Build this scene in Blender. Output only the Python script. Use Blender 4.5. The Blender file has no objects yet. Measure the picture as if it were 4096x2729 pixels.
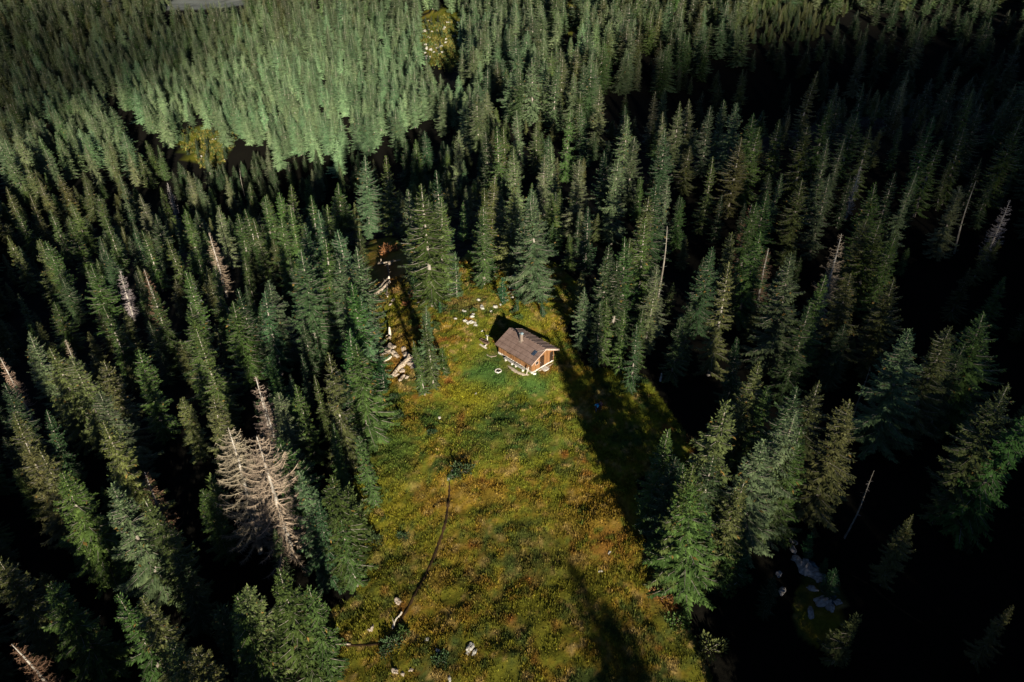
import bpy, bmesh, math, random
import numpy as np
from mathutils import Vector, Matrix, Euler

R = math.radians
SC = bpy.context.scene
COL = SC.collection

# ------------------------------------------------------------------ camera
CAM_H = 64.6
PITCH = 33.5
FPX = 2800.0                       # focal length in photo pixels (photo is 4096 wide)
cam_d = bpy.data.cameras.new('camera')
cam = bpy.data.objects.new('camera', cam_d)
COL.objects.link(cam)
cam_d.sensor_width = 36.0
cam_d.lens = 36.0 * FPX / 4096.0
cam_d.clip_start = 0.5
cam_d.clip_end = 9000
cam.location = (0, 0, CAM_H)
cam.rotation_euler = (R(90 - PITCH), 0, 0)
SC.camera = cam

# ------------------------------------------------------------------ sky and sun
SUN_EL = 15.5
SUN_AZ = 15.0                      # degrees to the right of straight behind the camera
SUN_DIR = Vector((math.sin(R(SUN_AZ)) * math.cos(R(SUN_EL)), -math.cos(R(SUN_AZ)) * math.cos(R(SUN_EL)), math.sin(R(SUN_EL))))
world = bpy.data.worlds.new('World')
SC.world = world
world.use_nodes = True
wn = world.node_tree
bg = wn.nodes['Background']
sky = wn.nodes.new('ShaderNodeTexSky')
sky.sky_type = 'NISHITA'
sky.sun_disc = False
sky.sun_elevation = R(SUN_EL)
sky.sun_rotation = R(180 - SUN_AZ)
sky.altitude = 2500
sky.air_density = 0.5
sky.dust_density = 0.0
sky.ozone_density = 1.5
wn.links.new(sky.outputs[0], bg.inputs[0])
bg.inputs[1].default_value = 0.05
sun_d = bpy.data.lights.new('sun', 'SUN')
sun_d.energy = 5.0
sun_d.angle = R(0.6)
sun_d.color = (1.0, 0.92, 0.76)
sun = bpy.data.objects.new('sun', sun_d)
COL.objects.link(sun)
sun.rotation_euler = SUN_DIR.to_track_quat('Z', 'Y').to_euler()
SC.view_settings.view_transform = 'Standard'
SC.view_settings.look = 'None'
SC.view_settings.gamma = 1.0
SC.view_settings.exposure = 0.8
SC.cycles.max_bounces = 3
SC.cycles.diffuse_bounces = 1
SC.cycles.glossy_bounces = 1
SC.cycles.transmission_bounces = 1
SC.cycles.transparent_max_bounces = 10

# ------------------------------------------------------------------ helpers
def tag(o, label=None, cat=None, group=None, kind=None):
    if label: o['label'] = label
    if cat: o['category'] = cat
    if group: o['group'] = group
    if kind: o['kind'] = kind
    return o

def empty(name, loc, rz=0.0):
    o = bpy.data.objects.new(name, None)
    o.empty_display_size = 0.3
    o.location = loc
    o.rotation_euler = (0, 0, rz)
    COL.objects.link(o)
    return o

def link(name, me, parent=None, mat=None):
    o = bpy.data.objects.new(name, me)
    COL.objects.link(o)
    if parent is not None: o.parent = parent
    if mat is not None and len(me.materials) == 0: me.materials.append(mat)
    return o

def np_mesh(name, verts, faces, mats=(), mat_idx=None, attrs=None, smooth=False):
    """verts (n,3), faces (m,3) or (m,4) array; attrs: name -> (n,) or (n,3) per vertex"""
    me = bpy.data.meshes.new(name)
    verts = np.asarray(verts, np.float32); faces = np.asarray(faces, np.int32)
    k = faces.shape[1]; m = len(faces)
    me.vertices.add(len(verts)); me.vertices.foreach_set('co', verts.ravel())
    me.loops.add(m * k); me.loops.foreach_set('vertex_index', faces.ravel())
    me.polygons.add(m)
    me.polygons.foreach_set('loop_start', np.arange(0, m * k, k, dtype=np.int32))
    me.polygons.foreach_set('loop_total', np.full(m, k, np.int32))
    if mat_idx is not None: me.polygons.foreach_set('material_index', np.asarray(mat_idx, np.int32))
    me.polygons.foreach_set('use_smooth', np.full(m, smooth, bool))
    for mt in mats: me.materials.append(mt)
    if attrs:
        for an, av in attrs.items():
            av = np.asarray(av, np.float32)
            if av.ndim == 1:
                a = me.attributes.new(an, 'FLOAT', 'POINT'); a.data.foreach_set('value', av)
            else:
                a = me.attributes.new(an, 'FLOAT_COLOR', 'POINT')
                a.data.foreach_set('color', np.concatenate([av, np.ones((len(av), 1), np.float32)], 1).ravel())
    me.update(calc_edges=True)
    return me

# value noise ------------------------------------------------------
def _h(ix, iy, s):
    a = np.sin(ix * 127.1 + iy * 311.7 + s * 74.7) * 43758.5453
    return a - np.floor(a)
def vnoise(x, y, s=0.0):
    x = np.asarray(x, float); y = np.asarray(y, float)
    ix = np.floor(x); iy = np.floor(y); fx = x - ix; fy = y - iy
    fx = fx * fx * (3 - 2 * fx); fy = fy * fy * (3 - 2 * fy)
    a = _h(ix, iy, s); b = _h(ix + 1, iy, s); c = _h(ix, iy + 1, s); d = _h(ix + 1, iy + 1, s)
    return (a * (1 - fx) + b * fx) * (1 - fy) + (c * (1 - fx) + d * fx) * fy
def fbm(x, y, s=0.0, o=4):
    r = 0; a = 0.5; t = 0
    for i in range(o):
        r = r + a * vnoise(x, y, s + i * 3.3); t += a; a *= 0.5; x = np.asarray(x) * 2.03 + 5.1; y = np.asarray(y) * 2.03 + 1.7
    return r / t

# ------------------------------------------------------------------ terrain heights
CP = np.array([
 (0,97,0),(0,75,-2.2),(0,55,-4.2),(0,40,-5.5),(0,15,-8),(0,-80,-12),(22,75,-2.5),(22,45,-5.5),(-20,75,-3.5),(-20,50,-6),(-18,97,-1.2),(12,112,1),(-8,115,1),
 (0,130,0),(10,150,-5),(0,176,-9.5),(-20,125,-3),(-39,176,-17),(-41,122,-11),(-40,95,-8),(-40,60,-11),(-30,35,-10),(-76,113,-18),(-80,150,-21),(-85,180,-23),(-75,70,-17),(-70,30,-16),
 (-130,150,-30),(-174,266,-40),(-107,297,-54),(-113,357,-38),(-176,459,-19),(-150,420,-27),(-294,456,-26),(-250,330,-40),(-150,230,-40),(-90,240,-50),(-50,240,-44),(-60,290,-46),(-29,290,-27),(-40,350,-22),(-50,430,-8),
 (-1,254,-9),(26,211,-9),(-14,328,-4),(0,440,6),(30,137,-6),(59,186,1),(103,217,2),(92,170,8),(57,126,-7),(60,90,-7),(50,60,-5),(40,30,-7),(90,90,-6),(110,130,-2),(90,50,-4),
 (80,250,-22),(130,260,-20),(60,290,-10),(116,330,6),(200,350,10),(170,200,8),(240,260,10),(60,350,3),(100,440,16),
 (-450,520,-12),(-450,200,-30),(-300,0,-20),(-300,150,-32),(-100,-150,-18),(450,500,30),(450,200,25),(300,0,5),(200,-150,40),(100,-100,10),(90,-20,9),(60,-50,0),(100,-60,20),(140,-60,32),(120,0,12),(0,520,12),(-200,540,-6),(-350,560,-4),(250,540,30),(-60,520,6)], float)  # ground behind the camera to the right raised into an unseen, shade-casting ridge
def _tps(d2): return 0.5 * d2 * np.log(np.maximum(d2, 1e-9))
_S = 100.0
_P = CP[:, :2] / _S
_n = len(CP)
_K = _tps(((_P[:, None] - _P[None]) ** 2).sum(2)) + np.eye(_n) * 0.004
_A = np.zeros((_n + 3, _n + 3)); _A[:_n, :_n] = _K; _A[:_n, _n] = 1; _A[:_n, _n + 1:] = _P; _A[_n, :_n] = 1; _A[_n + 1:, :_n] = _P.T
_W = np.linalg.solve(_A, np.concatenate([CP[:, 2], np.zeros(3)]))
def ground(x, y):
    x = np.asarray(x, float); y = np.asarray(y, float)
    sh = np.broadcast(x, y).shape
    xf = np.broadcast_to(x, sh).ravel(); yf = np.broadcast_to(y, sh).ravel()
    xc = np.clip(xf, -460, 460); yc = np.clip(yf, -190, 570)
    out = np.empty(len(xf))
    for a in range(0, len(xf), 20000):
        px = xc[a:a + 20000] / _S; py = yc[a:a + 20000] / _S
        d2 = (px[:, None] - _P[None, :, 0]) ** 2 + (py[:, None] - _P[None, :, 1]) ** 2
        out[a:a + 20000] = _tps(d2) @ _W[:_n] + _W[_n] + _W[_n + 1] * px + _W[_n + 2] * py
    far = np.hypot(xf - xc, yf - yc)
    out = out - np.minimum(far, 300) * 0.10
    flat = 1.0
    out = out + ((fbm(xf / 14, yf / 14, 1.0, 3) - 0.5) * 2.2 + (fbm(xf / 2.2, yf / 2.2, 2.0, 3) - 0.5) * 0.8) * flat
    pad = np.exp(-(np.hypot(xf - 2.4, yf - 93.0) / 6.5) ** 4)
    out = out * (1 - pad) + pad * (0.02 * (fbm(xf, yf, 3.0, 2) - .5))
    return out.reshape(sh) if sh else float(out[0])

# picture coordinates (2353 px wide view of the photo) -> rays / ground
K = 4096.0 / 2353.0
cp, sp = math.cos(R(PITCH)), math.sin(R(PITCH))
def ray(tx, ty):
    u = (tx * K - 2048.0) / FPX; v = (1364.5 - ty * K) / FPX
    return np.array([u, cp + v * sp, -sp + v * cp])
def at(tx, ty, h=0.0):
    """ground point whose point h metres above it is seen at (tx, ty)"""
    d = ray(tx, ty)
    t = np.linspace(30, 700, 1800)
    px = d[0] * t; py = d[1] * t; pz = CAM_H + d[2] * t
    g = ground(px, py) + h - pz
    i = np.argmax(g > 0)
    if not (g > 0).any(): i = len(t) - 1
    i = max(i, 1)
    g0, g1 = g[i - 1], g[i]
    w = 0 if g1 == g0 else -g0 / (g1 - g0)
    tt = t[i - 1] + (t[i] - t[i - 1]) * min(max(w, 0), 1)
    x, y = d[0] * tt, d[1] * tt
    return Vector((x, y, ground(x, y)))
def proj(x, y, z):
    dz = np.asarray(z) - CAM_H
    dep = y * cp - dz * sp
    up = y * sp + dz * cp
    dep = np.where(dep > 1, dep, 1e-3)
    return (2048 + FPX * x / dep) / K, (1364.5 - FPX * up / dep) / K, dep
def inpoly(tx, ty, poly):
    tx = np.asarray(tx); ty = np.asarray(ty)
    r = np.zeros(tx.shape, bool); n = len(poly)
    for i in range(n):
        x1, y1 = poly[i]; x2, y2 = poly[(i + 1) % n]
        c = ((y1 > ty) != (y2 > ty)) & (tx < (x2 - x1) * (ty - y1) / ((y2 - y1) + 1e-9) + x1)
        r ^= c
    return r

# ------------------------------------------------------------------ materials
def new_mat(name, rough=0.8, spec=0.2):
    m = bpy.data.materials.new(name); m.use_nodes = True
    nt = m.node_tree; b = nt.nodes['Principled BSDF']
    b.inputs['Roughness'].default_value = rough
    b.inputs['Specular IOR Level'].default_value = spec
    return m, nt, b
def N(nt, t, **kw):
    n = nt.nodes.new(t)
    for k, v in kw.items(): setattr(n, k, v)
    return n
def noise_mat(name, c1, c2, scale=3.0, rough=0.85, detail=6, spec=0.2, stretch=(1, 1, 1), bump=0.0, metallic=0.0, c3=None):
    m, nt, b = new_mat(name, rough, spec)
    b.inputs['Metallic'].default_value = metallic
    tc = N(nt, 'ShaderNodeTexCoord'); mp = N(nt, 'ShaderNodeMapping'); mp.inputs['Scale'].default_value = stretch
    nz = N(nt, 'ShaderNodeTexNoise'); nz.inputs['Scale'].default_value = scale; nz.inputs['Detail'].default_value = detail
    rp = N(nt, 'ShaderNodeValToRGB'); rp.color_ramp.elements[0].position = 0.32; rp.color_ramp.elements[1].position = 0.68
    rp.color_ramp.elements[0].color = (*c1, 1); rp.color_ramp.elements[1].color = (*c2, 1)
    if c3 is not None:
        e = rp.color_ramp.elements.new(0.58); e.color = (*c3, 1)
    nt.links.new(tc.outputs['Object'], mp.inputs[0]); nt.links.new(mp.outputs[0], nz.inputs['Vector'])
    nt.links.new(nz.outputs[0], rp.inputs[0]); nt.links.new(rp.outputs[0], b.inputs['Base Color'])
    if bump:
        bp = N(nt, 'ShaderNodeBump'); bp.inputs['Strength'].default_value = bump; bp.inputs['Distance'].default_value = 0.05
        nt.links.new(nz.outputs[0], bp.inputs['Height']); nt.links.new(bp.outputs[0], b.inputs['Normal'])
    return m

def foliage_mat(name):
    # base: object colour x per-spray tone attribute, cones as orange specks, small per-tree drift
    m, nt, b = new_mat(name, 0.65, 0.15)
    at_ = N(nt, 'ShaderNodeAttribute', attribute_name='tone')
    oi = N(nt, 'ShaderNodeObjectInfo')
    rp = N(nt, 'ShaderNodeValToRGB')
    el = rp.color_ramp.elements
    el[0].position = 0.0; el[0].color = (0.42, 0.48, 0.42, 1)
    el[1].position = 0.85; el[1].color = (1.35, 1.3, 1.25, 1)
    e = el.new(0.5); e.color = (0.9, 0.92, 0.9, 1)
    nt.links.new(at_.outputs['Fac'], rp.inputs[0])
    mul = N(nt, 'ShaderNodeMix', data_type='RGBA', blend_type='MULTIPLY'); mul.inputs[0].default_value = 1.0
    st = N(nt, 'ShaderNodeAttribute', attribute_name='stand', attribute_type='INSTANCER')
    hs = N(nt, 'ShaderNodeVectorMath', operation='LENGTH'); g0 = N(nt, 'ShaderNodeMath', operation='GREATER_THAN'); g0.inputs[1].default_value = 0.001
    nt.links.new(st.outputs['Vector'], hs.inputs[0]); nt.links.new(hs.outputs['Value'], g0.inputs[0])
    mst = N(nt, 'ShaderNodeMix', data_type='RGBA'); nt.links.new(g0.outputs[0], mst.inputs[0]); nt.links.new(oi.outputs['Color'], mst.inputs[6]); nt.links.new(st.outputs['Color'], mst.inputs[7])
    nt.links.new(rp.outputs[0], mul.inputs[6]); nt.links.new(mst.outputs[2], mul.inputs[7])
    hsv = N(nt, 'ShaderNodeHueSaturation')
    mh = N(nt, 'ShaderNodeMapRange'); mh.inputs[3].default_value = 0.475; mh.inputs[4].default_value = 0.525
    mv = N(nt, 'ShaderNodeMapRange'); mv.inputs[3].default_value = 0.72; mv.inputs[4].default_value = 1.25
    fr = N(nt, 'ShaderNodeMath', operation='FRACT'); ml = N(nt, 'ShaderNodeMath', operation='MULTIPLY'); ml.inputs[1].default_value = 7.31
    nt.links.new(oi.outputs['Random'], mh.inputs[0]); nt.links.new(oi.outputs['Random'], ml.inputs[0]); nt.links.new(ml.outputs[0], fr.inputs[0]); nt.links.new(fr.outputs[0], mv.inputs[0])
    nt.links.new(mh.outputs[0], hsv.inputs['Hue']); nt.links.new(mv.outputs[0], hsv.inputs['Value']); nt.links.new(mul.outputs[2], hsv.inputs['Color'])
    gt = N(nt, 'ShaderNodeMath', operation='GREATER_THAN'); gt.inputs[1].default_value = 0.972
    nt.links.new(at_.outputs['Fac'], gt.inputs[0])
    cone = N(nt, 'ShaderNodeMix', data_type='RGBA'); cone.inputs[7].default_value = (0.26, 0.165, 0.045, 1)
    nt.links.new(gt.outputs[0], cone.inputs[0]); nt.links.new(hsv.outputs[0], cone.inputs[6])
    lt = N(nt, 'ShaderNodeMath', operation='LESS_THAN'); lt.inputs[1].default_value = -0.05
    nt.links.new(at_.outputs['Fac'], lt.inputs[0])
    tw = N(nt, 'ShaderNodeMix', data_type='RGBA'); tw.inputs[7].default_value = (0.40, 0.37, 0.29, 1)
    nt.links.new(lt.outputs[0], tw.inputs[0]); nt.links.new(cone.outputs[2], tw.inputs[6])
    nt.links.new(tw.outputs[2], b.inputs['Base Color'])
    return m
M = {}
M['foliage'] = foliage_mat('spruce_needles')
M['bark'] = noise_mat('spruce_bark', (0.16, 0.13, 0.10), (0.42, 0.38, 0.32), 2.0, 0.9, stretch=(1, 1, 0.4))
M['deadwood'] = noise_mat('bleached_deadwood', (0.16, 0.135, 0.11), (0.58, 0.53, 0.46), 2.0, 0.85, stretch=(1, 1, 0.3))
def twig_mat(name):
    m, nt, b = new_mat(name, 0.85, 0.1)
    oi = N(nt, 'ShaderNodeObjectInfo'); at_ = N(nt, 'ShaderNodeAttribute', attribute_name='tone')
    mr = N(nt, 'ShaderNodeMapRange'); mr.inputs[3].default_value = 0.55; mr.inputs[4].default_value = 1.3
    nt.links.new(at_.outputs['Fac'], mr.inputs[0])
    vm = N(nt, 'ShaderNodeVectorMath', operation='SCALE')
    nt.links.new(oi.outputs['Color'], vm.inputs[0]); nt.links.new(mr.outputs[0], vm.inputs['Scale'])
    nt.links.new(vm.outputs[0], b.inputs['Base Color'])
    return m
M['twig'] = twig_mat('dry_twigs')
def vcol_mat(name, attr, rough=0.9, nscale=1.5, amt=0.5, detail=8):
    m, nt, b = new_mat(name, rough, 0.1)
    a = N(nt, 'ShaderNodeAttribute', attribute_name=attr)
    tc = N(nt, 'ShaderNodeTexCoord')
    nz = N(nt, 'ShaderNodeTexNoise'); nz.inputs['Scale'].default_value = nscale; nz.inputs['Detail'].default_value = detail; nz.inputs['Roughness'].default_value = 0.7
    nt.links.new(tc.outputs['Object'], nz.inputs['Vector'])
    mr = N(nt, 'ShaderNodeMapRange'); mr.inputs[1].default_value = 0.25; mr.inputs[2].default_value = 0.75; mr.inputs[3].default_value = 1 - amt; mr.inputs[4].default_value = 1 + amt
    nt.links.new(nz.outputs[0], mr.inputs[0])
    vm = N(nt, 'ShaderNodeVectorMath', operation='SCALE')
    nt.links.new(a.outputs['Color'], vm.inputs[0]); nt.links.new(mr.outputs[0], vm.inputs['Scale'])
    nt.links.new(vm.outputs[0], b.inputs['Base Color'])
    if nscale > 1:
        bp = N(nt, 'ShaderNodeBump'); bp.inputs['Strength'].default_value = 0.8; bp.inputs['Distance'].default_value = 0.15
        nt.links.new(nz.outputs[0], bp.inputs['Height']); nt.links.new(bp.outputs[0], b.inputs['Normal'])
    return m
M['ground'] = vcol_mat('meadow_ground', 'soil', 0.95, 1.8, 0.45)
M['grass'] = vcol_mat('grass_blades', 'blade', 0.8, 0.7, 0.25)
M['rock'] = noise_mat('limestone', (0.20, 0.18, 0.15), (0.72, 0.68, 0.60), 2.5, 0.9, 8, bump=0.5)
M['brown_rock'] = noise_mat('stained_limestone', (0.17, 0.11, 0.065), (0.62, 0.53, 0.43), 3.0, 0.9, 8, bump=0.6)
M['creek_rock'] = noise_mat('creek_limestone', (0.25, 0.22, 0.20), (0.60, 0.55, 0.50), 2.0, 0.9, 8, bump=0.5)

# ------------------------------------------------------------------ zones of the place (outlines as seen in the photo, laid on the ground)
MEADOW = [(838,575),(860,550),(905,545),(940,590),(960,700),(1075,580),(1130,600),(1270,600),(1340,660),(1300,760),(1340,840),(1480,860),(1600,1030),(1580,1060),(1460,1100),(1480,1240),(1540,1340),(1640,1568),(1700,1700),(700,1700),(745,1500),(760,1400),(820,1370),(815,1050),(850,930),(870,860),(850,700)]
def blob(tx, ty, cx, cy, rx, ry): return np.exp(-(((tx - cx) / rx) ** 2 + ((ty - cy) / ry) ** 2))
def ground_color(x, y):
    x = np.asarray(x, float); y = np.asarray(y, float)
    z = ground(x, y)
    tx, ty, dep = proj(x, y, z)
    wx = (fbm(x / 5, y / 5, 21, 3) - .5) * 40; wy = (fbm(x / 5, y / 5, 31, 3) - .5) * 40
    tx = tx + wx; ty = ty + wy
    n1 = fbm(x / 6, y / 6, 5, 4); n2 = fbm(x / 1.6, y / 1.6, 8, 3); n3 = fbm(x / 3.2, y / 3.2, 12, 4); n4 = fbm(x / 0.7, y / 0.7, 14, 2)
    olive = np.array([0.142, 0.150, 0.014]); ochre = np.array([0.250, 0.158, 0.018]); dkgreen = np.array([0.048, 0.082, 0.018]); lawn = np.array([0.072, 0.140, 0.028]); straw = np.array([0.36, 0.26, 0.09]); yel = np.array([0.22, 0.205, 0.014]); brown = np.array([0.20, 0.088, 0.018])
    def mix(a, b, w): w = np.clip(w, 0, 1)[:, None]; return a * (1 - w) + b * w
    c = np.tile(olive, (len(x), 1))
    c = mix(c, ochre, (n1 - 0.45) * 2.2 + (n4 - .5) * 2.4 + (n2 - .5) * 1.5)
    c = mix(c, dkgreen, (n3 - 0.5) * 3 + (n2 - .5) * 2 + (.5 - n4) * 1.6)
    c = mix(c, brown, (fbm(x / 2.5, y / 2.5, 41, 3) - 0.66) * 6)
    c = mix(c, straw, (n2 - 0.55) * 3 + (n4 - .62) * 4)
    c = mix(c, yel * .95, .75 * blob(tx, ty, 880, 1170, 70, 130) * (n1 > .38) * (n4 > .3)); c = mix(c, ochre, .8 * blob(tx, ty, 1150, 1130, 140, 45) * (n2 > .45) + .8 * blob(tx, ty, 1380, 1210, 110, 90) * (n2 > .42) + .7 * blob(tx, ty, 1000, 1330, 60, 90) * (n2 > .5))
    c = mix(c, lawn * .75, .55 * blob(tx, ty, 900, 1040, 60, 70) + .5 * blob(tx, ty, 900, 1290, 60, 60) * (n2 > .45) + .5 * blob(tx, ty, 1250, 1000, 90, 60) * (n1 > .42))
    # central darker green band in the lower meadow
    c = mix(c, dkgreen * 1.0, 0.6 * blob(tx, ty, 1200, 1330, 130, 120) * (n2 > .42))
    c = mix(c, dkgreen * 1.0, 0.6 * blob(tx, ty, 1180, 985, 60, 30))
    low = np.clip((ty - 1020) / 250, 0, 1)
    c = mix(c, brown * .9 + ochre * .2, low * .13 * (.4 + n4)) * (1 - .10 * low)[:, None]
    # lawn round the cabin and the footway from it
    lw = np.maximum.reduce([blob(tx, ty, 1130, 870, 75, 50), 0.9 * blob(tx, ty, 1230, 880, 60, 30), 0.55 * blob(tx, ty, 1110, 1000, 70, 70), 0.5 * blob(tx, ty, 1010, 960, 60, 60)])
    c = mix(c, lawn, lw * 1.3 - 0.15 + (n2 - .5) * .5)
    c = mix(c, yel, 1.1 * blob(tx, ty, 1090, 910, 70, 35) + .6 * blob(tx, ty, 1250, 760, 40, 40) + .5 * blob(tx, ty, 900, 720, 25, 60) - .15)
    c = mix(c, straw * .6, .7 * blob(tx, ty, 1080, 700, 70, 25) + .6 * blob(tx, ty, 1240, 745, 30, 20) - .2 + (n4 - .5))
    c = mix(c, lawn * .8, 0.6 * blob(tx, ty, 900, 1020, 60, 60))
    c = mix(c, brown * 1.1, .8 * blob(tx, ty, 1400, 1250, 60, 35) * (n4 > .45) + blob(tx, ty, 890, 620, 40, 40) + blob(tx, ty, 915, 820, 40, 50) * .8 + blob(tx, ty, 1530, 1370, 30, 35))
    # far clearings
    c = mix(c, olive * .7, 1.9 * blob(tx, ty, 1025, 85, 60, 60) + 1.5 * blob(tx, ty, 470, 330, 50, 40) + blob(tx, ty, 1318, 30, 15, 50))
    # forest floor outside the meadow, blackened in colour to read as tree shade
    tx0, ty0, _ = proj(x, y, z)
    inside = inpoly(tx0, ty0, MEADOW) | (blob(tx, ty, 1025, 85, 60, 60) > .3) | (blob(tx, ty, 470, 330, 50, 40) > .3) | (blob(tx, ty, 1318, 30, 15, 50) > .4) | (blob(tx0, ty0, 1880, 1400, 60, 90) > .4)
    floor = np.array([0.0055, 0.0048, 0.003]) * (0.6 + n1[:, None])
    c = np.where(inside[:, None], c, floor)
    rockm = (y > 520) & (x < -60)
    c = np.where(rockm[:, None], np.array([0.13, 0.14, 0.13]) * (0.4 + n3[:, None]), c)
    return c

def axis(segs):
    out = []
    for a, b, st in segs: out += list(np.arange(a, b, st))
    out.append(segs[-1][1]); return np.array(out)
gx = axis([(-4000, -1000, 500), (-1000, -460, 60), (-460, -50, 5), (-50, -26, 1.0), (-26, 34, 0.4), (34, 60, 1.0), (60, 460, 5), (460, 1000, 60), (1000, 4000, 500)])
gy = axis([(-3000, -1000, 500), (-1000, -200, 40), (-200, 28, 4), (28, 132, 0.42), (132, 180, 1.2), (180, 570, 3.5), (570, 1000, 40), (1000, 6000, 500)])
GX, GY = np.meshgrid(gx, gy)
gz = ground(GX, GY)
nxg, nyg = len(gx), len(gy)
vg = np.stack([GX.ravel(), GY.ravel(), gz.ravel()], 1)
idx = np.arange(nxg * nyg).reshape(nyg, nxg)
fg = np.stack([idx[:-1, :-1].ravel(), idx[:-1, 1:].ravel(), idx[1:, 1:].ravel(), idx[1:, :-1].ravel()], 1)
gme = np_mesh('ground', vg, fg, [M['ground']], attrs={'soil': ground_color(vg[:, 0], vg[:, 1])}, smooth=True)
g_ob = link('ground', gme); tag(g_ob, kind='structure')

# ------------------------------------------------------------------ spruce meshes
def tube(pts, radii, sides=6):
    V = []; F = []
    n = len(pts)
    up = np.array([0.3, 0.1, 1.0])
    for i in range(n):
        d = pts[min(i + 1, n - 1)] - pts[max(i - 1, 0)]; d = d / (np.linalg.norm(d) + 1e-9)
        a = np.cross(d, up if abs(d[2]) < 0.9 else np.array([1.0, 0, 0])); a /= np.linalg.norm(a); b = np.cross(d, a)
        for k in range(sides):
            t = 2 * math.pi * k / sides
            V.append(pts[i] + (a * math.cos(t) + b * math.sin(t)) * radii[i])
    for i in range(n - 1):
        for k in range(sides):
            p = i * sides + k; q = i * sides + (k + 1) % sides
            F.append((p, q, q + sides)); F.append((p, q + sides, p + sides))
    return V, F

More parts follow.
